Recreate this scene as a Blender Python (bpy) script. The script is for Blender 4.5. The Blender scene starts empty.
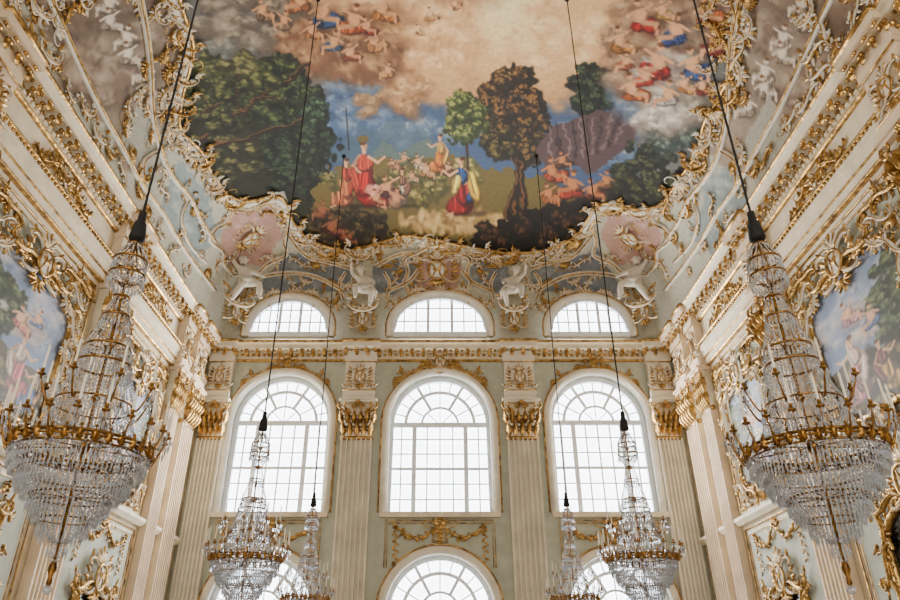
import bpy, bmesh, math, random
import numpy as np
from mathutils import Vector, Matrix
random.seed(11); rng=np.random.RandomState(5)
pi=math.pi; sin=math.sin; cos=math.cos
# ---------------------------------------------------------------- camera constants
FP=690.0; TH=math.radians(28.9); CX=440.0; CT=cos(TH); ST=sin(TH)
XW=7.3; YB=20.0; YR=-8.0; ZS=9.35; ZH=3.55; RV=3.2; EYE=1.7
scene=bpy.context.scene; COL=scene.collection

# ---------------------------------------------------------------- materials
def lin(c):
    c=np.asarray(c,float)/255.0
    return np.where(c<=.04045,c/12.92,((c+.055)/1.055)**2.4)
def mat(name,rgb,rough=.6,metal=0,var=.12,scale=3,bump=.0,bscale=30,trans=0,emis=None,estr=0,rgb2=None):
    m=bpy.data.materials.new(name); m.use_nodes=True; nt=m.node_tree; b=nt.nodes['Principled BSDF']
    a=tuple(lin(rgb)); 
    tc=nt.nodes.new('ShaderNodeTexCoord'); nz=nt.nodes.new('ShaderNodeTexNoise'); nz.inputs['Scale'].default_value=scale; nz.inputs['Detail'].default_value=5
    nt.links.new(tc.outputs['Object'],nz.inputs['Vector'])
    rp=nt.nodes.new('ShaderNodeValToRGB'); e=rp.color_ramp.elements
    e[0].position=.3; e[1].position=.7
    lo=tuple(lin(rgb2)) if rgb2 else tuple(x*(1-var*2) for x in a)
    e[0].color=(*lo,1); e[1].color=(*[min(1,x*(1+var*.5)) for x in a],1)
    nt.links.new(nz.outputs['Fac'],rp.inputs['Fac']); nt.links.new(rp.outputs['Color'],b.inputs['Base Color'])
    b.inputs['Roughness'].default_value=rough; b.inputs['Metallic'].default_value=metal
    if trans: b.inputs['Transmission Weight'].default_value=trans
    if emis: 
        b.inputs['Emission Color'].default_value=(*emis,1); b.inputs['Emission Strength'].default_value=estr
    if bump:
        n2=nt.nodes.new('ShaderNodeTexNoise'); n2.inputs['Scale'].default_value=bscale; n2.inputs['Detail'].default_value=3
        nt.links.new(tc.outputs['Object'],n2.inputs['Vector'])
        bp=nt.nodes.new('ShaderNodeBump'); bp.inputs['Strength'].default_value=bump; bp.inputs['Distance'].default_value=.02
        nt.links.new(n2.outputs['Fac'],bp.inputs['Height']); nt.links.new(bp.outputs['Normal'],b.inputs['Normal'])
    return m
M_CREAM=mat('cream_stucco',(230,216,188),.6,var=.1,bump=.15)
M_PIL=mat('blush_stucco',(226,204,174),.55,var=.13,bump=.1,scale=2)
M_PILB=mat('ivory_stucco',(226,218,200),.6,var=.1,bump=.1,scale=2)
M_PALE=mat('pale_sage_stucco',(182,186,170),.75,var=.1,bump=.15)
M_WHITE=mat('white_stucco',(228,220,204),.6,var=.14)
M_GOLD=mat('gilded_stucco',(216,174,102),.28,.72,var=.2,scale=7,bump=.7,bscale=14,rgb2=(92,64,30))
M_MULL=mat('painted_window_wood',(236,240,246),.5,var=.03)
M_FLOOR=mat('stone_floor',(150,138,118),.4,var=.1)
M_BLACK=mat('black_velvet',(14,13,15),.8)
M_CANDLE=mat('candle_wax',(236,228,208),.5,var=.03)
M_CRYST=mat('cut_crystal',(224,229,237),.03,0,var=.06,trans=.7)
M_CORD=mat('dark_cord',(28,26,28),.9)
M_MIRROR=mat('dark_mirror_glass',(46,42,38),.12,.3,var=.2)
M_BRASS=mat('gilt_bronze',(166,120,56),.28,.85,var=.2,scale=20,rgb2=(62,40,16))
M_PANE=mat('daylit_pane',(240,245,255),.4,emis=(.93,.965,1.0),estr=7.5,var=.01)
M_PANER=mat('daylit_pane_rear',(240,245,255),.4,emis=(1,.95,.86),estr=4,var=.01)
def attr_mat(name,rough=.8,nscale=9):
    m=bpy.data.materials.new(name); m.use_nodes=True; nt=m.node_tree; b=nt.nodes['Principled BSDF']
    at=nt.nodes.new('ShaderNodeAttribute'); at.attribute_name='paint'
    nz=nt.nodes.new('ShaderNodeTexNoise'); nz.inputs['Scale'].default_value=nscale; nz.inputs['Detail'].default_value=8
    tc=nt.nodes.new('ShaderNodeTexCoord'); nt.links.new(tc.outputs['Object'],nz.inputs['Vector'])
    mr=nt.nodes.new('ShaderNodeMapRange'); mr.inputs['From Min'].default_value=.3; mr.inputs['From Max'].default_value=.7
    mr.inputs['To Min'].default_value=.85; mr.inputs['To Max'].default_value=1.1
    nt.links.new(nz.outputs['Fac'],mr.inputs['Value'])
    mx=nt.nodes.new('ShaderNodeVectorMath'); mx.operation='SCALE'
    nt.links.new(at.outputs['Color'],mx.inputs[0]); nt.links.new(mr.outputs[0],mx.inputs['Scale'])
    nt.links.new(mx.outputs[0],b.inputs['Base Color']); b.inputs['Roughness'].default_value=rough
    return m
M_FRESCO=attr_mat('fresco_paint'); M_OILS=attr_mat('wall_painting_paint',.6,14)

# ---------------------------------------------------------------- mesh builder
class MB:
    def __init__(s): s.v=[]; s.f=[]; s.mi=[]; s.cur=0
    def add(s,vs,fs):
        o=len(s.v); s.v+= [tuple(p) for p in vs]; s.f+=[tuple(i+o for i in f) for f in fs]; s.mi+=[s.cur]*len(fs); return s
    def merge(s,o,M=None):
        k=len(s.mi); s.add([ (M@Vector(p)) if M else p for p in o.v],o.f); s.mi[k:]=o.mi; return s
    def box(s,x0,x1,y0,y1,z0,z1):
        return s.add([(x0,y0,z0),(x1,y0,z0),(x1,y1,z0),(x0,y1,z0),(x0,y0,z1),(x1,y0,z1),(x1,y1,z1),(x0,y1,z1)],
          [(0,3,2,1),(4,5,6,7),(0,1,5,4),(1,2,6,5),(2,3,7,6),(3,0,4,7)])
    def tube(s,pts,rad,n=6,closed=False,ref=(0,1,0),ph=0):
        pts=[Vector(p) for p in pts]; N=len(pts); ref=Vector(ref)
        if not hasattr(rad,'__len__'): rad=[rad]*N
        vs=[];fs=[]
        for i,p in enumerate(pts):
            if closed: t=pts[(i+1)%N]-pts[i-1]
            else: t=pts[min(i+1,N-1)]-pts[max(i-1,0)]
            if t.length<1e-9: t=Vector((1,0,0))
            t.normalize(); a=t.cross(ref)
            if a.length<1e-4: a=t.orthogonal()
            a.normalize(); b=a.cross(t)
            for k in range(n):
                w=2*pi*k/n+ph; vs.append(p+a*(cos(w)*rad[i])+b*(sin(w)*rad[i]))
        for i in range(N if closed else N-1):
            j=(i+1)%N
            for k in range(n):
                l=(k+1)%n; fs.append((i*n+k,i*n+l,j*n+l,j*n+k))
        if not closed:
            fs.append(tuple(range(n))[::-1]); fs.append(tuple((N-1)*n+k for k in range(n)))
        return s.add(vs,fs)
    def lathe(s,prof,n=16,c=(0,0,0)):
        vs=[];fs=[]
        for r,z in prof:
            for k in range(n): vs.append((c[0]+r*cos(2*pi*k/n),c[1]+r*sin(2*pi*k/n),c[2]+z))
        for i in range(len(prof)-1):
            for k in range(n):
                l=(k+1)%n; fs.append((i*n+k,i*n+l,(i+1)*n+l,(i+1)*n+k))
        return s.add(vs,fs)
    def ball(s,c,r,n=8,m=5):
        return s.lathe([(max(1e-4,r*sin(pi*i/m)),-r*cos(pi*i/m)) for i in range(m+1)],n,c)
    def octa(s,c,r,h):
        x,y,z=c
        return s.add([(x+r,y,z),(x,y+r,z),(x-r,y,z),(x,y-r,z),(x,y,z+h),(x,y,z-h)],
          [(0,1,4),(1,2,4),(2,3,4),(3,0,4),(1,0,5),(2,1,5),(3,2,5),(0,3,5)])
    def leaf(s,p,ang,L,W,curl=.2,lobes=3,lift=.35,y0=0):
        n=9; vs=[];fs=[]; d=(cos(ang),sin(ang)); q=(-sin(ang),cos(ang))
        for i in range(n+1):
            t=i/n; cx=p[0]+d[0]*L*t+q[0]*curl*L*t*t; cz=p[1]+d[1]*L*t+q[1]*curl*L*t*t
            w=W*.5*(sin(pi*min(1,.08+t**.8*.92)))*(1+.3*sin(lobes*2*pi*t))+.004
            h=lift*W*(.4+sin(pi*t))+ (W*.5*max(0,t-.7)*2)
            for k,(a,hh) in enumerate([(-1,.0),(-.45,.75),(0,1),(.45,.75),(1,.0)]):
                vs.append((cx+q[0]*w*a, y0-h*hh-.003, cz+q[1]*w*a))
        for i in range(n):
            for k in range(4):
                a=i*5+k; fs.append((a,a+1,a+6,a+5))
        return s.add(vs,fs)
    def mesh(s,name,material,smooth=True,mat2=None):
        me=bpy.data.meshes.new(name); me.from_pydata([tuple(p) for p in s.v],[],s.f)
        me.materials.append(material)
        if mat2: me.materials.append(mat2); me.polygons.foreach_set('material_index',s.mi)
        bm=bmesh.new(); bm.from_mesh(me); bmesh.ops.recalc_face_normals(bm,faces=bm.faces); bm.to_mesh(me); bm.free()
        if smooth: me.polygons.foreach_set('use_smooth',[True]*len(me.polygons))
        me.update(); return me
def obj(name,data,parent=None,label=None,cat=None,group=None,kind=None,loc=(0,0,0)):
    o=bpy.data.objects.new(name,data); COL.objects.link(o); o.location=loc
    if parent: o.parent=parent
    if label: o['label']=label
    if cat: o['category']=cat
    if group: o['group']=group
    if kind: o['kind']=kind
    return o
def frame_mat(loc,n,up,sx=1,sy=1,sz=1):
    n=Vector(n).normalized(); up=Vector(up); up=(up-n*up.dot(n)).normalized(); r=(-n).cross(up)
    M=Matrix((( r.x*sx,-n.x*sy,up.x*sz,loc[0]),(r.y*sx,-n.y*sy,up.y*sz,loc[1]),(r.z*sx,-n.z*sy,up.z*sz,loc[2]),(0,0,0,1)))
    return M

# ---------------------------------------------------------------- vault
def vz(X,Y):
    X=np.asarray(X,float);Y=np.asarray(Y,float)
    sx=np.clip((XW-np.abs(X))/RV,0,1); sy=np.clip((YB-Y)/RV,0,1)
    a=((1-sx)**4+(1-sy)**4)**.25; a=np.clip(a,0,1)
    return ZS+ZH*(1-a**2.5)**.4
def hit(px,py):
    D=Vector((0,CT,ST))+Vector((1,0,0))*((px-CX)/FP)+Vector((0,-ST,CT))*((300-py)/FP)
    T=np.arange(5,40,.01); X=D.x*T;Y=D.y*T;Z=D.z*T
    ok=(Z>=vz(X,Y)) | (np.abs(X)>XW-.01)|(Y>YB-.01)
    i=int(np.argmax(ok)); return Vector((X[i],Y[i],Z[i]))
def vnormal(p,e=.03):
    dx=float(vz(p.x+e,p.y)-vz(p.x-e,p.y))/(2*e); dy=float(vz(p.x,p.y+e)-vz(p.x,p.y-e))/(2*e)
    return Vector((dx,dy,-1)).normalized()

# ---------------------------------------------------------------- painter
def vnoise(H,W,c):
    g=rng.rand(int(H//c)+3,int(W//c)+3); y=np.arange(H)/c; x=np.arange(W)/c
    yi=y.astype(int); xi=x.astype(int); fy=(y-yi)[:,None]; fx=(x-xi)[None,:]
    fy=fy*fy*(3-2*fy); fx=fx*fx*(3-2*fx)
    a=g[yi][:,xi];b=g[yi][:,xi+1];c2=g[yi+1][:,xi];d=g[yi+1][:,xi+1]
    return (a*(1-fx)+b*fx)*(1-fy)+(c2*(1-fx)+d*fx)*fy
class Cv:
    def __init__(s,x0,y0,w,h,sc,base):
        s.x0,s.y0,s.sc=x0,y0,sc; s.W=int(w*sc); s.H=int(h*sc)
        s.A=np.ones((s.H,s.W,3))*np.array(base)/255.
        s.nx=(vnoise(s.H,s.W,14*sc)-.5)*12+(vnoise(s.H,s.W,4*sc)-.5)*7
        s.ny=(vnoise(s.H,s.W,14*sc)-.5)*12+(vnoise(s.H,s.W,4*sc)-.5)*7
    def win(s,xa,xb,ya,yb,wp=1):
        i0=max(0,int((ya-s.y0-10*wp)*s.sc)); i1=min(s.H,int((yb-s.y0+10*wp)*s.sc)+1)
        j0=max(0,int((xa-s.x0-10*wp)*s.sc)); j1=min(s.W,int((xb-s.x0+10*wp)*s.sc)+1)
        if i1<=i0 or j1<=j0: return None
        gy,gx=np.mgrid[i0:i1,j0:j1]; sl=(slice(i0,i1),slice(j0,j1))
        return sl, gx/s.sc+s.x0+s.nx[sl]*wp, gy/s.sc+s.y0+s.ny[sl]*wp
    def put(s,sl,a,col):
        a=a[...,None]; s.A[sl]=s.A[sl]*(1-a)+np.array(col)/255.*a
    def ell(s,x,y,rx,ry,col,ang=0,al=1,soft=.3,wp=0):
        R=max(rx,ry); w=s.win(x-R,x+R,y-R,y+R,wp)
        if not w: return
        sl,gx,gy=w; c,d=cos(ang),sin(ang); u=((gx-x)*c+(gy-y)*d)/rx; v=(-(gx-x)*d+(gy-y)*c)/ry
        s.put(sl,np.clip((1-np.sqrt(u*u+v*v))/soft,0,1)*al,col)
    def poly(s,P,col,al=1,wp=.4):
        xs=[p[0] for p in P];ys=[p[1] for p in P]; w=s.win(min(xs),max(xs),min(ys),max(ys),wp)
        if not w: return
        sl,gx,gy=w; ins=np.zeros(gx.shape,bool)
        for i in range(len(P)):
            x1,y1=P[i];x2,y2=P[i-1]
            if y1==y2: continue
            ins^=((y1>gy)!=(y2>gy))&(gx<(x2-x1)*(gy-y1)/(y2-y1)+x1)
        s.put(sl,ins*float(al),col); return sl,ins
    def stroke(s,x1,y1,x2,y2,w,col,al=1,wp=0):
        q=s.win(min(x1,x2)-w,max(x1,x2)+w,min(y1,y2)-w,max(y1,y2)+w,wp)
        if not q: return
        sl,gx,gy=q; L=(x2-x1)**2+(y2-y1)**2+1e-6
        t=np.clip(((gx-x1)*(x2-x1)+(gy-y1)*(y2-y1))/L,0,1); d=np.hypot(gx-x1-t*(x2-x1),gy-y1-t*(y2-y1))
        s.put(sl,np.clip((w-d)/(w*.5+.2),0,1)*al,col)
    def dabs(s,x,y,rx,ry,cols,n,sz,al=.85,elong=1.6):
        for _ in range(n):
            r=math.sqrt(random.random())*random.uniform(.8,1.12); t=random.random()*2*pi; c=random.choice(cols); j=random.uniform(-12,12)
            k=random.uniform(.5,1.3)*sz
            s.ell(x+rx*r*cos(t),y+ry*r*sin(t),k*elong,k,[max(0,min(255,q+j)) for q in c],random.random()*pi,al,.5)
    def mass(s,x,y,rx,ry,dark,mid,light,n=14,cl=.33,sz=2.4,al=.85,dens=1):
        L=[]
        for _ in range(n):
            r=math.sqrt(random.random())*random.uniform(.85,1.15); t=random.random()*2*pi; L.append((y+ry*r*sin(t),x+rx*r*cos(t)))
        L.sort(reverse=False)
        for (cy,cx) in L:
            R=cl*min(rx,ry)*random.uniform(.6,1.5); q=R*1.3
            s.dabs(cx+.15*R,cy+.2*R,q,R,[dark],int(14*dens),sz*1.5,al); s.dabs(cx-.05*R,cy-.05*R,q*.8,R*.75,[mid,dark],int(13*dens),sz*1.1,al)
            s.dabs(cx-.3*R,cy-.38*R,q*.55,R*.42,[light,mid,light],int(11*dens),sz*.8,al)
    def cloud(s,x,y,rx,ry,dark,mid,light,n=14,cl=.4):
        L=[]
        for _ in range(n):
            r=math.sqrt(random.random()); t=random.random()*2*pi; L.append((y+ry*r*sin(t),x+rx*r*cos(t)))
        L.sort()
        for cy,cx in L:
            R=cl*min(rx,ry)*random.uniform(.7,1.5); e=random.uniform(1.1,1.8)
            s.ell(cx+R*.15,cy+R*.3,R*e*1.1,R*1.05,dark,0,.6,.8,.7); s.ell(cx,cy,R*e,R*.9,mid,0,.75,.6,.7)
            s.ell(cx-R*.25,cy-R*.3,R*e*.6,R*.5,light,0,.75,.8,.5)
            for _ in range(5): s.ell(cx+random.uniform(-1,1)*R,cy+random.uniform(-.7,.7)*R,R*.35,R*.2,random.choice([dark,light,dark]),random.random()*3,.5,.8,.3)
def sh(c,k): return [max(0,min(255,v*k)) for v in c]
def drape2(c,x,y,rx,ry,col,ang=0):
    c.ell(x+rx*.12,y+ry*.1,rx,ry,sh(col,.5),ang,.95,.2,.35); c.ell(x,y,rx*.86,ry*.86,col,ang,1,.3,.35)
    ca,sa=cos(ang),sin(ang)
    for k in range(6):
        u=random.uniform(-.6,.6)*rx; v0=-ry*.7;v1=ry*.7*random.uniform(.3,1); b=random.uniform(-.2,.2)*rx
        kk=1.4 if k%2 else .55
        c.stroke(x+u*ca-v0*sa,y+u*sa+v0*ca,x+(u+b)*ca-v1*sa,y+(u+b)*sa+v1*ca,max(.5,min(rx,ry)*.13),[min(255,q*kk+(14 if k%2 else 0)) for q in col],.75)
def fig(c,x,y,h,c1,c2,skin=(222,170,130),f=1,lean=0,arm=1):
    c.ell(x+h*.1,y,h*.4,h*.07,(40,32,24),0,.6,.7)
    drape2(c,x+h*.1*f,y-h*.16,h*.26,h*.18,c1,.15*f); drape2(c,x+h*.02*f,y-h*.36,h*.15,h*.24,c1,.1*f)
    tx=x+lean*h*.2
    c.stroke(tx-h*.06*f,y-h*.74,tx-h*.17*f,y-h*.58,h*.035,sh(skin,.8)); c.stroke(tx-h*.17*f,y-h*.58,tx-h*.05*f,y-h*.5,h*.03,skin)
    drape2(c,tx,y-h*.64,h*.115,h*.15,c2,.1*f); drape2(c,x-h*.12*f,y-h*.4,h*.07,h*.24,c2,-.3*f)
    if arm: c.stroke(tx+h*.07*f,y-h*.72,tx+h*.2*f,y-h*.64,h*.033,skin); c.stroke(tx+h*.2*f,y-h*.64,tx+h*.3*f,y-h*.72,h*.026,skin)
    c.ell(tx,y-h*.8,h*.035,h*.05,skin); c.ell(tx+lean*3,y-h*.88,h*.055,h*.07,skin,0,1,.3); c.ell(tx+lean*3+h*.02,y-h*.87,h*.03,h*.06,sh(skin,.75),0,.6,.5)
    c.ell(tx-h*.02*f,y-h*.925,h*.06,h*.042,(84,54,34),0,.9,.3)
    c.stroke(x+h*.2*f,y-1,x+h*.3*f,y+h*.02,h*.022,skin)
def nude(c,x,y,h,skin=(222,172,134),cl=(180,60,50),f=1):
    a=random.uniform(.2,.9)*f
    c.ell(x+h*.1,y+h*.14,h*.5,h*.4,sh(cl,.35),0,.35,.9,.6)
    drape2(c,x+h*.12*f,y+h*.16,h*.34,h*.17,cl,random.uniform(-.3,.5)*f)
    c.ell(x+h*.03,y+h*.03,h*.16,h*.22,sh(skin,.6),a,.9,.3); c.ell(x,y,h*.14,h*.2,skin,a,1,.35)
    c.stroke(x+h*.08*f,y+h*.14,x+h*.32*f,y+h*.16,h*.075,sh(skin,.9)); c.stroke(x+h*.32*f,y+h*.16,x+h*.34*f,y+h*.36,h*.045,skin)
    c.stroke(x-h*.08*f,y-h*.1,x-h*.26*f,y+h*.02,h*.042,skin); c.stroke(x+h*.07*f,y-h*.12,x+h*.24*f,y-h*.24,h*.036,skin)
    c.ell(x-h*.04*f,y-h*.27,h*.075,h*.09,skin,0,1,.3); c.ell(x-h*.06*f,y-h*.32,h*.08,h*.06,(104,66,38),0,.9,.4)
    drape2(c,x-h*.1*f,y+h*.2,h*.16,h*.1,sh(cl,.85),.4*f)

BORD=[(150,-330),(165,-120),(178,0),(196,45),(182,90),(176,130),(203,150),(213,182),(240,203),(283,192),(292,222),(312,242),(345,252),(378,243),(405,234),(437,240),(470,247),(510,254),(550,250),(577,236),(590,214),(602,200),(640,210),(664,204),(680,178),(700,152),(704,122),(722,95),(736,60),(740,0),(755,-120),(775,-330)]
def paint_ceiling():
    c=Cv(-160,-340,1220,720,2,(186,182,164))
    # ---- cove fields
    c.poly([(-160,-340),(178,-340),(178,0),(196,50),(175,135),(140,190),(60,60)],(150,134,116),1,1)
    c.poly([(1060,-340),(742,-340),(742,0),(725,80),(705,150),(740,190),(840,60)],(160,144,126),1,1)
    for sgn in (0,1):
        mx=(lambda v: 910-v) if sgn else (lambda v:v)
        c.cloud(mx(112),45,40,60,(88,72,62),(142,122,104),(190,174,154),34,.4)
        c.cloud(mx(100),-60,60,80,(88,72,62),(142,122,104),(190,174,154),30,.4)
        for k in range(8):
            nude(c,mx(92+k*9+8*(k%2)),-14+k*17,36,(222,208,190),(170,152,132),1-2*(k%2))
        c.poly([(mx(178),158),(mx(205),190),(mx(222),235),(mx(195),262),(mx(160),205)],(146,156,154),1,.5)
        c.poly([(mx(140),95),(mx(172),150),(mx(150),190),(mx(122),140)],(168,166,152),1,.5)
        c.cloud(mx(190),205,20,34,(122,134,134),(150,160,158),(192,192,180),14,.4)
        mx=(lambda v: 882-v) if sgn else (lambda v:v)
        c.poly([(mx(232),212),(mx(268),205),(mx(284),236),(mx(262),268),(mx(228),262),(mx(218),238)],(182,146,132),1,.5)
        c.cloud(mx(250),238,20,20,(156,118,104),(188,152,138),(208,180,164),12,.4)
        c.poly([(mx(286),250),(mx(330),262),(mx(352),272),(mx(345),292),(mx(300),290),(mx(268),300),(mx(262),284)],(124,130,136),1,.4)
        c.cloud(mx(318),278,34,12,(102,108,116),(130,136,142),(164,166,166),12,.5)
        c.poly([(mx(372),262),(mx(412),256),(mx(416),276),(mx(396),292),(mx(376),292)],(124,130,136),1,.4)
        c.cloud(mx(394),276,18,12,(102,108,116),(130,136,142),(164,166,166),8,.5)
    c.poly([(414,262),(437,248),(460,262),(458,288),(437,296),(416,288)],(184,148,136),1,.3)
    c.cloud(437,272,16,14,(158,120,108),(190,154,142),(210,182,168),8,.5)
    # ---- fresco
    before=c.A.copy()
    c.A[:]=np.array((116,116,112))/255.
    gy,gx=np.mgrid[0:c.H,0:c.W]; gx=gx/2+c.x0; gy=gy/2+c.y0
    n1=vnoise(c.H,c.W,90); n2=vnoise(c.H,c.W,36); n3=vnoise(c.H,c.W,14)
    nz=(n1*.5+n2*.3+n3*.2)
    def lay(m,col):
        m=np.clip(m,0,1)[...,None]; c.A=c.A*(1-m)+np.array(col)/255.*m
    r=np.hypot((gx-492)/150,(gy+5)/112)+ (nz-.5)*.5
    lay((1.75-r)*1.6,(132,106,82)); lay((1.42-r)*2.2,(186,142,100)); lay((1.15-r)*2.2,(222,178,126)); lay((.9-r)*2.0,(246,210,154)); lay((.6-r)*2.0,(255,238,192))
    lay(np.clip((gy-80)/26,0,1)*np.clip((gx-285)/30,0,1)*np.clip((650-gx)/40,0,1)*np.clip((r-.95)*6,0,1),(76,96,128))
    c.cloud(345,112,52,26,(54,76,108),(98,122,154),(150,162,176),26,.42)
    c.cloud(425,132,40,16,(82,100,124),(116,136,156),(168,174,174),16,.5)
    c.cloud(605,140,34,24,(70,90,118),(104,126,150),(156,166,174),14,.5)
    c.poly([(330,166),(345,140),(362,124),(378,134),(394,118),(410,130),(424,126),(440,146),(470,160)],(84,106,122),.75,.8)
    c.poly([(360,166),(384,142),(402,150),(430,140),(450,166)],(104,116,102),.7,.8)
    c.cloud(400,58,28,50,(130,90,54),(188,140,92),(244,204,150),32,.36)
    c.cloud(385,105,30,12,(116,88,62),(160,124,88),(210,176,130),10,.5)
    c.cloud(420,92,26,10,(148,110,74),(200,156,110),(238,204,156),9,.5)
    c.cloud(400,-40,110,50,(170,126,88),(216,172,126),(244,216,170),30,.4)
    c.cloud(242,18,62,32,(74,66,60),(130,116,100),(196,182,158),38,.32)
    c.cloud(335,44,58,38,(84,56,40),(148,106,74),(214,172,124),42,.3)
    c.cloud(225,48,30,12,(80,84,84),(122,124,116),(168,166,150),10,.5)
    c.cloud(560,30,50,40,(214,166,116),(238,196,146),(255,228,180),14,.4)
    c.cloud(440,40,30,30,(206,154,104),(236,190,136),(255,224,176),12,.4)
    # left forest
    c.poly([(160,160),(172,84),(196,62),(240,66),(270,56),(298,70),(306,96),(318,134),(330,170),(326,262),(150,250)],(46,48,30),1,1.4)
    c.mass(226,92,44,34,(36,40,24),(76,84,46),(136,136,80),44,.28,2.2,.85)
    c.mass(276,92,32,32,(26,34,22),(58,70,40),(104,114,66),38,.28,2.1,.85)
    c.mass(212,62,30,12,(60,62,36),(98,102,60),(152,148,96),16,.4,2.1,.8)
    c.mass(246,72,20,12,(60,62,36),(102,102,60),(152,144,94),10,.4,2.1,.8)
    c.mass(300,156,34,42,(18,26,18),(38,50,34),(72,90,62),42,.26,2.1,.85)
    c.mass(226,156,42,24,(40,40,24),(78,78,46),(138,130,80),26,.33,2.2,.8)
    c.mass(318,110,12,16,(28,42,32),(58,78,58),(96,118,92),10,.5,2,.8)
    for a in [(196,146,258,98,4),(258,98,312,64,3),(240,108,236,76,2),(206,150,300,120,2.4),(222,122,200,96,2),(262,96,284,104,2),(180,128,222,104,2.4)]: c.stroke(*a,(48,30,16),.9,.5); c.stroke(a[0],a[1]-1.5,a[2],a[3]-1.5,a[4]*.35,(146,106,64),.7,.5)
    c.mass(262,78,20,8,(40,44,26),(84,92,50),(140,138,84),8,.5,2,.8); c.mass(214,120,18,8,(30,34,20),(70,76,42),(124,120,72),8,.5,2,.8)
    # meadow
    c.poly([(318,182),(345,166),(380,160),(410,164),(450,156),(500,168),(560,186),(600,200),(610,262),(300,262)],(112,98,52),1,1)
    c.mass(410,184,76,16,(74,72,38),(126,114,60),(182,164,100),36,.38,2.2,.6)
    c.mass(462,170,28,8,(92,94,48),(144,134,74),(194,176,114),10,.5,2,.6)
    c.dabs(458,222,56,9,[(200,168,108),(168,136,84),(220,192,134),(134,106,62)],240,3.2,.7,2.8)
    c.mass(342,228,44,20,(32,26,14),(62,50,28),(106,86,48),26,.33,2.1,.8)
    c.dabs(390,246,76,9,[(40,30,16),(62,46,26),(88,66,38)],170,3,.75)
    # right dark ground
    c.poly([(466,250),(486,232),(512,214),(540,206),(600,190),(700,160),(700,230),(600,270),(470,262)],(30,20,12),1,1)
    c.mass(540,230,66,18,(20,13,8),(50,32,17),(100,68,38),32,.38,2.2,.8)
    # big tree + small tree
    for a in [(516,214,519,150,5),(525,210,521,160,4),(507,216,517,186,4),(518,170,500,130,3),(520,160,536,122,3),(519,150,516,110,3)]: c.stroke(*a,(36,22,12),1,.5); c.stroke(a[0]-1.5,a[1],a[2]-1.5,a[3],a[4]*.35,(136,92,52),.8,.5)
    c.mass(514,106,28,34,(34,24,12),(84,58,28),(150,110,56),50,.25,2.0,.9)
    c.mass(532,142,22,20,(32,23,12),(70,54,26),(130,102,50),20,.33,2,.9)
    c.mass(495,144,14,16,(36,30,14),(78,68,32),(124,106,54),12,.42,2,.9)
    c.mass(506,82,18,10,(46,34,18),(102,76,38),(162,126,68),9,.45,2,.9); c.mass(484,112,8,12,(40,34,18),(88,72,36),(140,116,60),6,.6,1.8,.85)
    c.stroke(468,170,466,122,1.8,(60,42,22)); c.mass(466,118,17,21,(50,60,26),(92,106,50),(154,156,88),24,.33,1.8,.85); c.mass(458,104,10,8,(56,66,30),(100,112,54),(160,160,92),6,.5,1.8,.85)
    # tent, right trees
    c.mass(592,92,25,24,(16,24,18),(38,50,36),(78,92,62),32,.3,2,.88)
    c.poly([(543,134),(560,126),(588,116),(612,106),(642,116),(636,140),(612,160),(590,172),(560,162),(548,174),(538,152)],(92,72,74),1,.5)
    for k in range(11): c.stroke(548+k*8,130-k*2,556+k*6,164-k*2,1.6,(58,42,48) if k%2 else (140,118,114),.8,.7)
    c.mass(648,176,34,26,(22,28,18),(46,54,34),(92,94,58),32,.3,2,.88)
    c.mass(622,190,24,10,(24,26,16),(52,52,30),(92,86,50),10,.5,2,.85)
    c.mass(676,128,22,24,(60,72,66),(94,108,98),(142,150,136),16,.4,2.2,.75)
    c.cloud(634,92,24,24,(82,98,122),(118,136,156),(174,178,180),14,.45)
    # right cloud & figures
    c.cloud(700,0,44,50,(88,68,56),(148,120,98),(210,182,146),38,.32)
    c.cloud(640,40,40,50,(98,72,56),(156,122,96),(218,188,152),42,.3)
    c.cloud(668,92,36,36,(112,100,90),(174,162,148),(238,230,212),38,.33)
    c.cloud(656,116,26,14,(136,126,118),(198,188,174),(246,240,224),14,.45)
    for (x,y,h,cl,f) in [(640,16,50,(176,40,28),1),(676,30,50,(48,76,136),-1),(706,12,46,(196,104,42),1),(658,62,54,(170,32,22),-1),(692,64,48,(64,94,152),1),(632,88,44,(196,106,44),1),(668,94,40,(196,186,176),-1),(716,44,42,(136,48,38),-1),(620,40,40,(186,128,58),1),(650,-22,44,(170,74,56),-1),(700,-40,44,(80,96,144),1),(645,76,34,(184,58,38),-1),(684,84,32,(206,142,72),1),(662,10,34,(196,150,80),1),(626,62,30,(170,96,60),-1),(702,86,30,(150,60,44),1)]:
        nude(c,x,y,h,(228,176,134),cl,f)
    for (x,y,h,cl,f) in [(322,12,48,(54,82,128),1),(354,20,46,(184,92,40),-1),(382,8,40,(202,130,58),1),(300,0,42,(172,108,62),-1),(374,40,34,(208,146,84),1),(340,-30,40,(170,90,60),1),(262,10,34,(138,108,82),1),(334,42,34,(74,94,124),-1),(350,52,30,(144,74,44),1),(312,30,32,(186,120,66),1),(388,70,24,(206,144,86),-1),(366,26,28,(150,56,34),1),(284,20,28,(150,124,96),-1)]:
        nude(c,x,y,h,(220,166,120),cl,f)
    for (x,y,h) in [(430,14,20),(455,4,18),(418,30,16)]: nude(c,x,y,h,(236,192,144),(214,150,98),1)
    # foreground figures
    fig(c,346,206,50,(186,112,74),(160,62,40),f=-1,arm=0)
    fig(c,364,206,68,(162,30,22),(184,72,50),f=1); drape2(c,374,190,12,8,(214,144,130),.4); c.ell(363,139,7,4,(110,96,50)); c.stroke(349,150,346,108,.9,(50,38,28)); 
    fig(c,402,206,40,(194,172,142),(126,88,72),f=-1)
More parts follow.
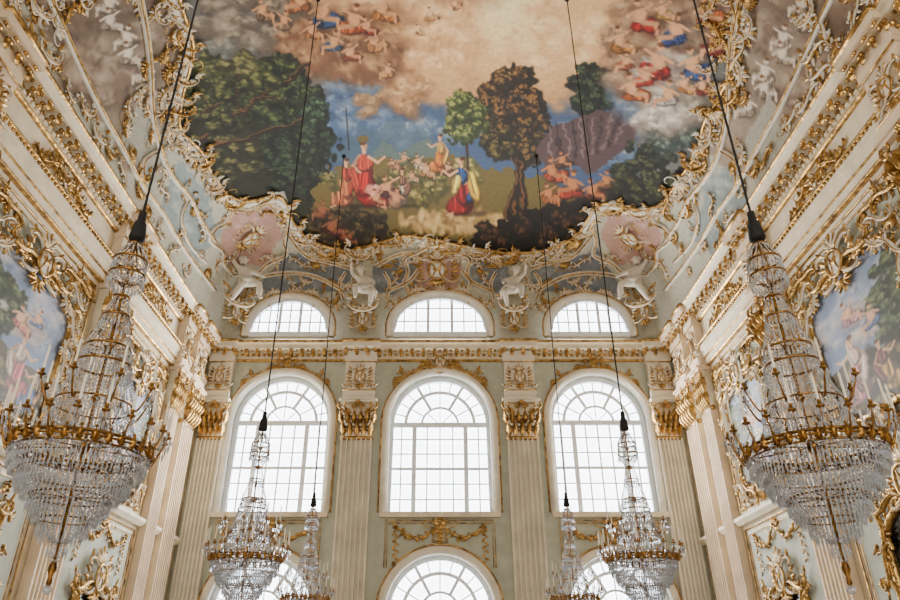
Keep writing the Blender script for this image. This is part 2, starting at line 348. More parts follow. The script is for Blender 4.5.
    nude(c,386,188,36,(208,152,112),(104,58,60),1); nude(c,396,198,30,(198,146,108),(152,114,88),-1); nude(c,376,198,26,(204,150,110),(150,60,44),1)
    nude(c,418,162,24,(212,166,124),(188,180,156),1); nude(c,404,158,20,(206,152,112),(102,110,78),-1); nude(c,392,164,18,(206,152,112),(150,110,76),1); nude(c,412,176,18,(206,152,112),(180,160,120),1)
    fig(c,440,174,42,(198,116,42),(214,160,82),f=-1); nude(c,426,170,24,(206,160,120),(170,122,64),1); nude(c,448,168,20,(206,160,120),(120,80,50),-1)
    fig(c,465,214,60,(142,28,24),(46,76,126),f=-1,lean=-.3); drape2(c,474,186,6,20,(208,168,66),-.25); drape2(c,456,184,5,12,(218,186,92),.2)
    for (x,y,h,cl,f) in [(552,170,38,(172,78,34),1),(572,184,40,(156,56,34),-1),(592,190,34,(116,54,34),1),(548,194,32,(172,108,54),1),(606,180,28,(130,88,58),-1),(562,160,26,(92,60,42),1)]:
        nude(c,x,y,h,(192,130,84),cl,f)
    for (x,y,h,cl,f) in [(332,226,36,(98,36,26),1),(322,210,28,(118,72,44),-1),(348,238,26,(78,46,30),1)]: nude(c,x,y,h,(156,100,66),cl,f)
    fresco=c.A.copy(); 
    c.A=before
    o=c.poly(BORD,(0,0,0),0,.15)
    sl,ins=o; m=ins[...,None].astype(float); c.A[sl]=c.A[sl]*(1-m)+(fresco[sl]**1.08)*m
    c.A=np.clip(c.A,0,1)**1.1
    return c
CVC=paint_ceiling()
def sample(c,px,py):
    x=np.clip((px-c.x0)*c.sc,0,c.W-1.01); y=np.clip((py-c.y0)*c.sc,0,c.H-1.01)
    xi=x.astype(int);yi=y.astype(int);fx=(x-xi)[...,None];fy=(y-yi)[...,None]
    A=c.A
    return (A[yi,xi]*(1-fx)+A[yi,xi+1]*fx)*(1-fy)+(A[yi+1,xi]*(1-fx)+A[yi+1,xi+1]*fx)*fy
def grid_obj(name,P,colr,material):
    H,W=P.shape[:2]; me=bpy.data.meshes.new(name)
    idx=np.arange(H*W).reshape(H,W)
    q=np.stack([idx[:-1,:-1],idx[:-1,1:],idx[1:,1:],idx[1:,:-1]],-1).reshape(-1,4)
    me.vertices.add(H*W); me.vertices.foreach_set('co',P.reshape(-1).astype(np.float32))
    me.loops.add(q.size); me.loops.foreach_set('vertex_index',q.reshape(-1).astype(np.int32))
    me.polygons.add(len(q)); me.polygons.foreach_set('loop_start',np.arange(0,q.size,4,dtype=np.int32))
    me.update(calc_edges=True)
    a=me.color_attributes.new('paint','FLOAT_COLOR','POINT')
    L=np.where(colr<=.04045,colr/12.92,((colr+.055)/1.055)**2.4); R=np.ones((H*W,4),np.float32); R[:,:3]=L.reshape(-1,3)
    a.data.foreach_set('color',R.reshape(-1)); me.materials.append(material)
    me.polygons.foreach_set('use_smooth',[True]*len(me.polygons)); me.update(); return me
u=np.linspace(0,1,130)**3*RV
xs=np.concatenate([-XW+u, np.linspace(-XW+RV,XW-RV,440)[1:-1], (XW-u)[::-1]])
ys=np.concatenate([[YR,0,4],np.linspace(6,YB-RV,560),(YB-u)[::-1][1:]])
GX,GY=np.meshgrid(xs,ys); GZ=vz(GX,GY)
dd=GY*CT+GZ*ST; PXX=CX+FP*GX/dd; PYY=300-FP*(-GY*ST+GZ*CT)/dd
colr=sample(CVC,PXX,PYY)
me=grid_obj('ceiling',np.stack([GX,GY,GZ],-1),np.clip(colr,0,1),M_FRESCO)
ceil=obj('ceiling',me,kind='structure',label='coved vault with large painted heavenly landscape fresco')

# ---------------------------------------------------------------- ornament meshes (slot 0 leaves, slot 1 scroll bodies)
def scrollp(kind,L,a=1.3,b=10,pw=3,n=40,y=-.06):
    s=np.linspace(-1,1,n*2+1); k=a+b*np.abs(s)**pw
    if kind=='S': k=k*np.sign(s)
    ds=s[1]-s[0]; th=np.cumsum(k)*ds; th-=th[len(th)//2]; x=np.cumsum(np.cos(th))*ds; z=np.cumsum(np.sin(th))*ds
    x-=x.mean(); z-=z.mean(); e=max(x.max()-x.min(),1e-6); x*=L/e; z*=L/e
    pts=[(x[i],y,z[i]) for i in range(len(x))]; r=[L*(.018+.042*(1-abs(v))**.7) for v in s]
    return pts,r
def rail(m,p,r):
    m.cur=1; m.tube(p,r,6); m.cur=0; m.tube([(q[0],q[1]-r[i]*.95,q[2]) for i,q in enumerate(p)],[v*.4 for v in r],4)
def mb_cscroll():
    m=MB(); p,r=scrollp('C',1.0); rail(m,p,r); m.ball(p[0],.055); m.ball(p[-1],.055)
    zb=min(q[2] for q in p)
    for k in range(11):
        a=-pi/2+(k-5)*.28; m.cur=k%2; m.leaf((sin((k-5)*.28)*.25,zb+.04+.04*abs(k-5)),a,.34-.025*abs(k-5),.13,.1*(k-5))
    for s_,q in ((1,p[0]),(-1,p[-1])):
        m.cur=0; m.leaf((q[0],q[2]),pi/2+s_*.5,.34,.13,.3*s_); m.cur=1; m.leaf((q[0],q[2]),pi/2+s_*1.1,.26,.11,.3*s_)
    for k in range(5): m.cur=(k+1)%2; m.leaf((0,zb+.05),pi/2+(k-2)*.4,.26,.1,.1*(k-2))
    m.cur=0
    return m
def mb_sscroll():
    m=MB(); p,r=scrollp('S',1.1); rail(m,p,r); m.ball(p[0],.055); m.ball(p[-1],.055)
    for k in range(15):
        i=6+k*5; q=p[i]; t=Vector(p[i+2])-Vector(p[i-2]); an=math.atan2(t.z,t.x); m.cur=1 if k%4>1 else 0
        m.leaf((q[0],q[2]),an+(1 if k%2 else -1)*.9,.27,.11,.3*(1 if k%2 else -1))
    m.cur=0
    return m
def mb_cart():
    m=MB()
    for sx in (-1,1):
        p,r=scrollp('C',1.0); p=[(sx*q[2]+sx*.26,q[1],q[0]*.8) for q in p]; rail(m,p,r)
        for k in range(6): m.leaf((sx*.34,-.3+.13*k),(0 if sx>0 else pi)+sx*(-.7+.32*k),.27,.11,.2*sx)
    for k in range(9):
        a=pi/2+(k-4)*.28; m.cur=k%2; m.leaf((0,.36),a,.38-.025*abs(k-4),.12,.0,1)
    m.cur=0
    for k in range(7):
        a=-pi/2+(k-3)*.35; m.leaf((0,-.36),a,.34-.03*abs(k-3),.11,.2*(k-3))
    ring=[(.22*cos(t)*(1+.08*cos(3*t)),-.1,.3*sin(t)) for t in np.linspace(0,2*pi,25)[:-1]]; m.tube(ring,.032,6,True)
    sh_=MB(); sh_.cur=1; sh_.ball((0,0,0),1,12,6); m.merge(sh_,Matrix.Translation((0,-.06,0))@Matrix.Diagonal((.2,.06,.27,1)))
    for k in range(4): m.leaf((0,-.05),pi/2+(k-1.5)*.5,.18,.07,0,1,.4,-.1)
    return m
def mb_sprig():
    m=MB()
    for sx in (-1,1):
        pts=[(sx*(.05+t*1.0),-.04,.16*sin(t*2*pi)) for t in np.linspace(0,1,26)]; m.tube(pts,[.026*(1-t)+.012 for t in np.linspace(0,1,26)],5)
        for k in range(14):
            t=.05+k*.068; x=sx*(.05+t); z=.16*sin(t*2*pi); a=(0 if sx>0 else pi)+(1 if k%2 else -1)*.95
            m.leaf((x,z),a,.27*(1.15-t*.5),.11,.4*(1 if k%2 else -1))
        p,r=scrollp('C',.4,a=1.5); m.tube([(q[0]+sx*.5,q[1],q[2]+.12) for q in p],[v*.8 for v in r],5)
        m.ball((sx*.32,-.06,.17),.05); m.ball((sx*.75,-.06,-.17),.045)
    for k in range(7): m.leaf((0,-.05),pi/2+(k-3)*.5,.3,.11,0,1)
    m.ball((0,-.1,0),.07)
    return m
def mb_shell():
    m=MB()
    for k in range(11):
        a=pi/2+(k-5)*.25; m.cur=k%2; m.leaf((0,-.1),a,.5-.02*abs(k-5),.15,0,1,.5)
    m.cur=0
    for sx in (-1,1):
        p,r=scrollp('C',.5); m.tube([(q[0]+sx*.3,q[1],q[2]-.2) for q in p],[v*.9 for v in r],5)
    m.ball((0,-.08,-.12),.07)
    return m
def mb_fest():
    m=MB()
    for sx in (-1,1):
        pts=[(sx*t*1.1,-.05,.15-.42*sin(pi*t*.95)) for t in np.linspace(0.02,1,18)]; m.tube(pts,.018,5)
        for i,q in enumerate(pts[1:]):
            m.ball((q[0]+random.uniform(-.03,.03),-.07,q[2]+random.uniform(-.03,.03)),.03+.022*sin(pi*i/17),6,4)
            m.leaf((q[0],q[2]),random.uniform(0,2*pi),.14,.07,.2)
        for k in range(11): m.ball((sx*(1.1+.03*sin(k*1.3)),-.05,.12-.1*k),.038-.002*k,6,4); m.leaf((sx*1.1,.12-.1*k),-pi/2+(.8 if k%2 else -.8),.13,.06,.2)
    for k in range(7): m.leaf((0,.1),pi/2+(k-3)*.4,.28,.09,0,1)
    for sx in (-1,1):
        p,r=scrollp('C',.4); m.tube([(q[0]+sx*.22,q[1],q[2]+.1) for q in p],[v*.9 for v in r],5)
    return m
OMB={k:f() for k,f in dict(cscroll=mb_cscroll,sscroll=mb_sscroll,cart=mb_cart,sprig=mb_sprig,shell=mb_shell,fest=mb_fest).items()}
OM={k:m.mesh('gilded_'+k,M_GOLD,True,M_GOLD) for k,m in OMB.items()}
OC={k:m.mesh('parcel_gilt_'+k,M_GOLD,True,M_WHITE) for k,m in OMB.items()}
OW={k:m.mesh('white_'+k,M_WHITE,True,M_GOLD) for k,m in OMB.items()}
NM=dict(cscroll=('scroll_ornament','gilded stucco C-shaped scroll with acanthus leaves'),sscroll=('scroll_ornament','gilded stucco S-shaped scroll with leaves'),
 cart=('cartouche','gilded stucco cartouche with shell crest'),sprig=('leaf_spray_ornament','gilded leafy spray of stucco foliage'),shell=('shell_ornament','gilded fan-shaped stucco shell'),
 fest=('festoon_ornament','gilded garland of flowers and leaves'))
def orn(k,loc,n,up,s=1,sx=None,parent=None,look='gold',sy=1):
    nm,lb=NM[k]
    o=obj(nm,dict(gold=OM,mix=OC,white=OW)[look][k],parent=parent,label=lb.replace('gilded','parcel-gilt') if look!='gold' else None)
    o.matrix_world=frame_mat(loc,n,up,(sx if sx else 1)*s,s*sy,s); return o

# ---------------------------------------------------------------- room shell
def curve_wall(name,outer,holes,thick,y,material):
    cu=bpy.data.curves.new(name,'CURVE'); cu.dimensions='2D'; cu.fill_mode='BOTH'; cu.extrude=thick/2
    for L in [outer]+holes:
        sp=cu.splines.new('POLY'); sp.points.add(len(L)-1); sp.use_cyclic_u=True
        for i,(a,b) in enumerate(L): sp.points[i].co=(a,b,0,1)
    t=bpy.data.objects.new('tmp',cu); COL.objects.link(t); dg=bpy.context.evaluated_depsgraph_get()
    me=bpy.data.meshes.new_from_object(t.evaluated_get(dg)); bpy.data.objects.remove(t)
    me.transform(Matrix.Translation((0,y,0))@Matrix.Rotation(pi/2,4,'X')); me.materials.clear(); me.materials.append(material); me.name=name
    return me
def arch(cx,w,z0,zt,n=20,ry=None):
    r=w/2; ry=ry or r; zs=zt-ry
    return [(cx-r,z0),(cx-r,zs)]+[(cx-r*cos(t),zs+ry*sin(t)) for t in np.linspace(0,pi,n+1)[1:-1]]+[(cx+r,zs),(cx+r,z0)]
WX=[(-4.8,2.98),(0,3.1),(4.8,2.95)]
holes=[arch(cx,w,4.16,8.4) for cx,w in WX]+[arch(cx,w*.97,-.9,3.08) for cx,w in WX]
obj('wall_back',curve_wall('wall_back',[(-XW,-EYE),(XW,-EYE),(XW,ZS),(-XW,ZS)],holes,.5,YB+.25,M_PALE),kind='structure',label='pale sage stucco wall with tall arched windows')
rh=[arch(cx,3.4,z0,zt) for cx in (-4.7,0,4.7) for z0,zt in ((-1.0,3.1),(3.9,8.4))]
obj('wall_rear',curve_wall('wall_rear',[(-XW,-EYE),(XW,-EYE),(XW,ZS+ZH),(-XW,ZS+ZH)],rh,.5,YR-.25,M_PALE),kind='structure',label='pale stucco end wall with arched windows')
for sgn,nm in ((-1,'left'),(1,'right')):
    m=MB().box(min(sgn*XW,sgn*(XW+.4)),max(sgn*XW,sgn*(XW+.4)),YR,YB+.5,-EYE,ZS)
    obj('wall_'+nm,m.mesh('wall',M_CREAM,False),kind='structure',label='cream stucco side wall with gilded panels')
obj('floor',MB().box(-XW,XW,YR,YB,-EYE-.2,-EYE).mesh('floor',M_FLOOR,False),kind='structure',label='polished stone floor')
tn=[0]
def trim_obj(data,label):
    tn[0]+=1; return obj('trim_%d'%tn[0],data,kind='structure',label=label)
def trim(prof,material,label,back=True,sides=True,y0=YR):
    m=MB(); N=len(prof)
    def strip(path):
        vs=[];fs=[]
        for o,z in prof: vs+= [(*p(o),z) for p in path]
        K=len(path)
        for i in range(N):
            j=(i+1)%N
            for k in range(K-1): fs.append((i*K+k,i*K+k+1,j*K+k+1,j*K+k))
        m.add(vs,fs)
    a=lambda o:(-XW+o,y0); b=lambda o:(-XW+o,YB-o); c=lambda o:(XW-o,YB-o); d=lambda o:(XW-o,y0)
    if back and sides: strip([a,b,c,d])
    elif sides: strip([a,b]); strip([c,d])
    else: strip([b,c])
    return trim_obj(m.mesh('trim',material,False),label)
trim([(0,8.8),(.06,8.8),(.09,8.83),(.09,8.86),(0,8.86)],M_GOLD,'gilded lower cornice moulding')
trim([(0,8.86),(.09,8.86),(.09,9.04),(.13,9.06),(.13,9.1),(.36,9.12),(.36,9.15),(.38,9.24),(.43,9.28),(.43,9.32),(0,9.32)],M_CREAM,'cream projecting cornice')
trim([(.36,9.28),(.42,9.28),(.46,9.32),(.46,9.36),(0,9.36),(0,9.32),(.36,9.32)],M_GOLD,'gilded cornice crown moulding')
trim([(0,7.5),(.1,7.5),(.1,7.68),(.14,7.7),(.14,7.88),(.18,7.9),(.18,8.05),(0,8.05)],M_CREAM,'stepped cream architrave band',back=False)
trim([(0,8.05),(.18,8.05),(.22,8.09),(.22,8.12),(.14,8.15),(0,8.15)],M_GOLD,'gilded architrave moulding',back=False)
trim([(.1,7.66),(.13,7.68),(.13,7.7),(.1,7.7)],M_GOLD,'fine gilded architrave fillet',back=False)
trim([(0,7.45),(.1,7.45),(.12,7.47),(.12,7.49),(0,7.5)],M_GOLD,'thin gilded moulding below architrave',back=False)
trim([(0,3.25),(.1,3.25),(.18,3.35),(.18,3.42),(0,3.45)],M_CREAM,'cream string course',back=False)
def modillions():
    m=MB(); br=MB()
    br.tube([(-.05,-.2,9.03),(.05,-.2,9.03)],.046,8,ref=(0,0,1)); br.tube([(-.055,-.33,9.07),(.055,-.33,9.07)],.033,8,ref=(0,0,1)); br.tube([(-.045,-.13,8.97),(.045,-.13,8.97)],.04,8,ref=(0,0,1)); br.leaf((0,9.08),-pi/2,.2,.12,0,2,.4,-.3)
    fl=MB(); fl.ball((0,-.25,9.09),.04,8,4)
    for k in range(5): fl.leaf((0,9.0),k*2*pi/5,.07,.045,0,1,.4,-.1)
    for i in range(40):
        x=-6.75+13.5*i/39; m.merge(br,Matrix.Translation((x,YB,0)))
        if i<39: m.merge(fl,Matrix.Translation((x+.173,YB,0)))
    for sg in (-1,1):
        R=Matrix.Rotation(sg*-pi/2,4,'Z')
        for i in range(76):
            y=YB-.5-i*.346
            m.merge(br,Matrix.Translation((sg*XW,y,0))@R); m.merge(fl,Matrix.Translation((sg*XW,y-.173,0))@R)
    return m
trim_obj(modillions().mesh('modillions',M_GOLD),'row of gilded cornice brackets and rosettes')
def dentils():
    m=MB()
    for i in range(95): x=-7.1+14.2*i/94; m.box(x-.045,x+.045,YB-.13,YB-.08,8.87,8.94)
    for sg in (-1,1):
        for i in range(180):
            y=YB-.2-i*.15; a,b=sorted((sg*(XW-.13),sg*(XW-.08))); m.box(a,b,y-.045,y+.045,8.87,8.94)
    return m
trim_obj(dentils().mesh('dentils',M_CREAM,False),'cream dentil course under cornice')
def beads():
    m=MB(); b=MB().ball((0,0,0),.036,6,4)
    for sg in (-1,1):
        for i in range(170):
            y=YB-.5-i*.12
            m.merge(b,Matrix.Translation((sg*(XW-.2),y,8.04)))
    return m
trim_obj(beads().mesh('beads',M_GOLD),'gilded bead course along the architrave')

# ---------------------------------------------------------------- pilasters
def shaft_mesh(w,z0,z1,d=.2,nf=6):
    prof=[(-w/2,0),(-w/2,-d)]; fw=w*.92/nf
    for k in range(nf):
        c=-w*.46+fw*(k+.5)
        prof.append((c-fw*.37,-d))
        for t in np.linspace(0,pi,7)[1:-1]: prof.append((c-fw*.37*cos(t),-d+fw*.8*sin(t)))
        prof.append((c+fw*.37,-d))
    prof+=[(w/2,-d),(w/2,0)]
    m=MB(); n=len(prof); vs=[(x,y,z) for z in (z0,z1) for x,y in prof]
    fs=[(i,i+1,n+i+1,n+i) for i in range(n-1)]; m.add(vs,fs)
    m.box(-w/2-.06,w/2+.06,-d-.06,0,z0-.25,z0); m.tube([(-w/2-.04,-d/2-.03,z0+.05),(w/2+.04,-d/2-.03,z0+.05)],d/2+.025,8,ref=(0,0,1))
    return m
def capital_mesh(w,h=1.2):
    m=MB(); a=w/2; m.cur=1
    m.add([(-a,0,0),(a,0,0),(a,-.16,0),(-a,-.16,0),(-a*1.1,0,h*.88),(a*1.1,0,h*.88),(a*1.1,-.22,h*.88),(-a*1.1,-.22,h*.88)],[(0,1,2,3),(4,7,6,5),(0,3,7,4),(3,2,6,7),(2,1,5,6)])
    m.cur=0
    m.tube([(-a-.03,-.12,.02),(a+.03,-.12,.02)],.07,8,ref=(0,0,1))
    for x in (-.85,-.43,0,.43,.85): m.leaf((x*a,.06*h),pi/2+.1*-x,h*.4,w*.22,0,4,.8,-.17)
    for x in (-1.05,-.64,-.21,.21,.64,1.05): m.leaf((x*a*.95,.36*h),pi/2-.15*x,h*.36,w*.19,0,4,.85,-.2)
    for sx in (-1,1):
        pts=[];rr=[]
        for t in np.linspace(0,1,30):
            an=-pi/2+t*2.5*pi; r=w*.17*(1-t*.8); pts.append((sx*(a*.98+r*cos(an)*1.0),-.3,h*.84+r*sin(an))); rr.append(.036*(1-t*.5))
        m.tube(pts,rr,6); m.tube([(sx*a*.3,-.22,h*.5),(sx*a*.6,-.26,h*.6),(sx*a*.98,-.3,h*.68)],[.02,.03,.036],6)
        q=[(sx*(a*.25+.09*cos(t)*(1-t/14)),-.27,h*.8+.09*sin(t)*(1-t/14)) for t in np.linspace(0,4*pi*.9,24)]; m.tube(q,.018,5)
        m.leaf((sx*a*.45,h*.62),pi/2-sx*.8,h*.26,w*.13,0,3,.5,-.24)
    for k in range(6): m.leaf((0,h*.9),k*pi/3,w*.13,w*.1,0,1,.5,-.3)
    return m
def abacus_mesh(w,h=1.2):
    m=MB(); a=w/2*1.25; m.box(-a,a,-.38,0,h*.95,h); m.box(-a*.94,a*.94,-.33,0,h*.9,h*.95); return m
def block_mesh(w,d=.24):
    m=MB(); a=w/2; m.box(-a*1.02,a*1.02,-d,0,7.48,7.6); m.box(-a*1.07,a*1.07,-d-.03,0,7.6,7.74); m.box(-a*1.0,a*1.0,-d+.02,0,7.74,8.7); m.box(-a*1.08,a*1.08,-d-.03,0,8.7,8.8)
    m.box(-a*1.1,a*1.1,-d-.02,-.05,8.8,9.08); m.box(-a*1.25,a*1.25,-.5,-.05,9.13,9.29); return m
def blockgold_mesh(w,d=.24):
    m=MB(); a=w/2
    m.tube([(-a*1.09,-d-.03,7.76),(a*1.09,-d-.03,7.76)],.022,6,ref=(0,0,1)); m.tube([(-a*1.09,-d-.03,8.7),(a*1.09,-d-.03,8.7)],.02,6,ref=(0,0,1))
    m.box(-a*1.3,a*1.3,-.54,-.05,9.29,9.37)
    for k in range(4): x=-a+2*a*k/3; m.tube([(x-.05,-.33,9.06),(x+.05,-.33,9.06)],.05,8,ref=(0,0,1)); m.tube([(x-.045,-.43,9.1),(x+.045,-.43,9.1)],.033,8,ref=(0,0,1))
    m.merge(OMB['cart'],Matrix.Translation((0,-d+.02,8.2))@Matrix.Diagonal((.8*w,.6,.62,1)))
    for sx in (-1,1): m.merge(OMB['sscroll'],Matrix.Translation((sx*a*.55,-d+.02,8.0))@Matrix.Rotation(sx*1.2,4,'Y')@Matrix.Diagonal((.42*w*sx,.5,.42*w,1)))
    return m
def pilaster(loc,rot,w,where,M_):
    e=obj('pilaster',None,label='fluted cream pilaster with gilded Corinthian capital '+where,cat='pilaster',group='fluted wall pilasters',loc=loc); e.rotation_euler=(0,0,rot)
    z0=-EYE+1.0
    obj('shaft',shaft_mesh(w,z0,6.28).mesh('shaft',M_,False),e)
    obj('pedestal',MB().box(-w*.6,w*.6,-.26,0,-EYE,z0-.25).mesh('ped',M_CREAM,False),e)
    obj('capital',capital_mesh(w).mesh('cap',M_GOLD,True,M_CREAM),e,loc=(0,0,6.28),label='gilded acanthus capital')
    obj('abacus',abacus_mesh(w).mesh('aba',M_,False),e,loc=(0,0,6.28))
    obj('entablature_block',block_mesh(w).mesh('blk',M_,False),e)
    obj('block_ornament',blockgold_mesh(w).mesh('blkg',M_GOLD,True,M_WHITE),e,label='parcel-gilt rocaille relief')
    return e
for x in (-2.47,2.45): pilaster((x,YB-.01,0),0,.92,'between tall windows',M_PILB)
for x in (-6.8,6.8): pilaster((x,YB-.01,0),0,.72,'in the room corner',M_PILB)
for sg in (-1,1):
    for y,w in ((18.75,.85),(17.55,.6),(13.3,.9),(7.9,.9),(2.3,.9)): pilaster((sg*(XW-.01),y,0),-sg*pi/2,w,'on the side wall',M_PIL)

# ---------------------------------------------------------------- windows
def ring_pts(cx,w,z0,zt,y,n=24,ry=None): return [(a,y,b) for a,b in arch(cx,w,z0,zt,n,ry)]
def window(n,cx,w,z0,zt,y,lit,back=1,ry=None,lun=False):
    r=w/2; R=ry or r; zs=zt-R; m=MB()
    m.tube(ring_pts(0,w-.12,z0,zt-.06,0,24,R-.06 if ry else None),.12,4,closed=True,ph=pi/4)
    if not lun:
        m.box(-r,r,-.05,.05,zs-.075,zs+.075)
        for k in range(1,8):
            x=-w/2+w*k/8; t=.065 if k in(2,6) else .02; m.box(x-t,x+t,-.04,.04,z0,zs)
        H=zs-z0; nr=6
        for k in range(1,nr): m.box(-r,r,-.025,.025,z0+H*k/nr-(.04 if k==3 else .018),z0+H*k/nr+(.04 if k==3 else .018))
        for q,tt in ((.68,.065),(.36,.045)): m.tube([(r*q*cos(a),0,zs+R*q*sin(a)) for a in np.linspace(0,pi,20)],tt,4,ph=pi/4)
        for k in range(1,12):
            a=pi*k/12; q0=.36 if k%2==0 else .68; m.tube([(r*q0*cos(a),0,zs+R*q0*sin(a)),(r*.97*cos(a),0,zs+R*.97*sin(a))],.026 if k not in (4,8) else .06,4,ph=pi/4)
        for k in range(1,4): a=pi*k/4; m.tube([(0,0,zs),(r*.36*cos(a),0,zs+R*.36*sin(a))],.02,4,ph=pi/4)
    else:
        for k in range(1,8):
            x=-r+w*k/8; zt2=zs+R*math.sqrt(max(0,1-(x/r)**2)); t=.045 if k in (3,5) else .02; m.box(x-t,x+t,-.03,.03,z0,zt2)
        for q in (.34,.67): b=r*math.sqrt(max(0,1-max(0,(z0+(zt-z0)*q-zs)/R)**2)); m.box(-b,b,-.025,.025,z0+(zt-z0)*q-.018,z0+(zt-z0)*q+.018)
        m.box(-r,r,-.06,.06,z0-.04,z0+.06)
    o=obj('window_%d'%n,m.mesh('window',M_MULL,False),kind='structure',label='white arched window with fan of glazing bars',loc=(cx,y,0))
    L=[(a,b) for a,b in arch(0,w-.02,z0,zt-.01,24,R)]; pm=MB().add([(a,0,b) for a,b in L],[tuple(range(len(L)))])
    p=obj('pane',pm.mesh('pane',lit,False),o,label='bright daylit glass',loc=(0,.06*back,0)); return o
wn=0
LUN=((-4.8,2.6,10.9),(0,3.05,11.0),(4.75,2.6,10.9))
for cx,w in WX:
    wn+=1; window(wn,cx,w,4.16,8.4,YB+.36,M_PANE)
    wn+=1; window(wn,cx,w*.97,-.9,3.08,YB+.36,M_PANE)
for cx,w,zt in LUN:
    wn+=1; window(wn,cx,w,9.58,zt,19.66,M_PANE,1,1.1,True)
for cx in (-4.7,0,4.7):
    for z0,zt in ((-1.0,3.1),(3.9,8.4)): wn+=1; window(wn,cx,3.4,z0,zt,YR-.3,M_PANER,-1)
NB=(0,-1,0); UP=(0,0,1)
def surround(cx,w,z0,zt,y,ry=None,t=.13,lun=False,crest=False):
    e=obj('window_surround',None,label='moulded cream arch surround with gilded edge'+(' and shell crest' if crest else ''),cat='window surround',group='arched window surrounds',loc=(cx,y,0))
    R=ry or w/2
    obj('arch_moulding',MB().tube(ring_pts(0,w+t*1.2,z0,zt+t*.6,0,24,R+t*.6),t,8).mesh('am',M_PILB),e)
    obj('gilded_bead',MB().tube(ring_pts(0,w+t*3.2,z0,zt+t*1.7,-.05,24,R+t*1.7),.026,6).mesh('gb',M_GOLD),e)
    if not lun: obj('sill',MB().box(-w/2-.15,w/2+.15,-.16,.1,z0-.14,z0).mesh('sill',M_CREAM,False),e)
    def lo(k,x,z,rot,s,sx=1,look='gold',yy=-.02,sy=.7):
        o=obj(NM[k][0],dict(gold=OM,mix=OC,white=OW)[look][k],e); o.matrix_local=Matrix.Translation((x,yy,z))@Matrix.Rotation(rot,4,'Y')@Matrix.Diagonal((s*sx,s*sy,s,1))
    if crest:
        big=1.0 if cx==0 else .8
        lo('cart',0,8.74,0,.62*big,1.2,'mix' if cx==0 else 'gold',-.08,1)
        for sx in (-1,1):
            for k,(a,s) in enumerate(((.26,.55),(.52,.55),(.8,.48))):
                rr=w/2+.24; lo('sscroll' if k%2 else 'cscroll',sx*rr*sin(a),6.88+rr*cos(a),sx*a+pi*(k%2==0),s*big,sx)
        a=w/2-.02
        obj('panel_moulding',MB().tube([(-a,-.03,2.7),(-a,-.03,3.95),(a,-.03,3.95),(a,-.03,2.7),(a*.96,-.03,2.7),(a*.96,-.03,3.87),(-a*.96,-.03,3.87),(-a*.96,-.03,2.7)],.018,5,closed=True).mesh('pm',M_GOLD),e)
        lo('fest',0,3.72,0,.98,1.15); lo('shell',0,3.74,0,.42); lo('cart',0,3.5,0,.34,1.2)
    if lun:
        lo('shell',0,zt+.2,0,.55,1.3,'mix',-.04,.6)
        for sx in (-1,1):
            lo('cscroll',sx*w*.24,zt+.14,sx*.28+pi,.55,sx,'mix'); lo('sscroll',sx*w*.43,zt-.28,sx*.85,.6,sx,'mix'); 
for cx,w in WX:
    surround(cx,w,4.16,8.4,YB-.02,crest=True); surround(cx,w*.97,-.9,3.08,YB-.02)
for cx,w,zt in LUN: surround(cx,w,9.52,zt,19.62,1.1,.12,True)

# ---------------------------------------------------------------- side wall content
def paint_small(kind):
    c=Cv(0,0,100,130,3,(120,138,166)); 
    c.nx*=.4; c.ny*=.4
    c.cloud(50,30,55,34,(98,114,146),(146,156,178),(206,196,190),30,.35)
    c.cloud(60,55,30,14,(138,128,132),(190,172,162),(228,210,192),10,.5)
    c.poly([(0,80),(30,74),(60,84),(100,76),(100,130),(0,130)],(82,76,50),1,.5)
    c.mass(50,105,60,24,(54,48,30),(94,84,54),(146,126,84),26,.3,3,.6)
    if kind==0:
        c.stroke(24,120,30,60,3,(54,38,24)); c.mass(24,50,20,28,(38,46,30),(70,84,52),(110,122,80),26,.3,2,.85)
        fig(c,60,112,56,(182,98,98),(206,180,160)); fig(c,82,118,44,(80,98,140),(190,148,102),f=-1); nude(c,50,50,32,cl=(200,120,108)); nude(c,66,40,26,cl=(100,116,156),f=-1)
    else:
        c.stroke(80,120,74,50,3,(54,38,24)); c.mass(80,50,20,32,(38,46,30),(70,84,52),(110,122,80),28,.3,2,.85)
        fig(c,34,114,60,(174,106,104),(214,182,168),f=-1); fig(c,58,120,46,(176,138,78),(116,68,64)); nude(c,40,40,34,cl=(190,134,140)); nude(c,60,56,30,cl=(100,116,162),f=-1)
    return c
SM=[paint_small(0),paint_small(1)]
def sub(e,nm,k,x,z,ang,s,sx=1,yy=-.1,look='gold'):
    q=obj(nm,dict(gold=OM,mix=OC)[look][k],e); q.matrix_local=Matrix.Translation((x,yy,z))@Matrix.Rotation(ang,4,'Y')@Matrix.Diagonal((s*sx,s,s,1))
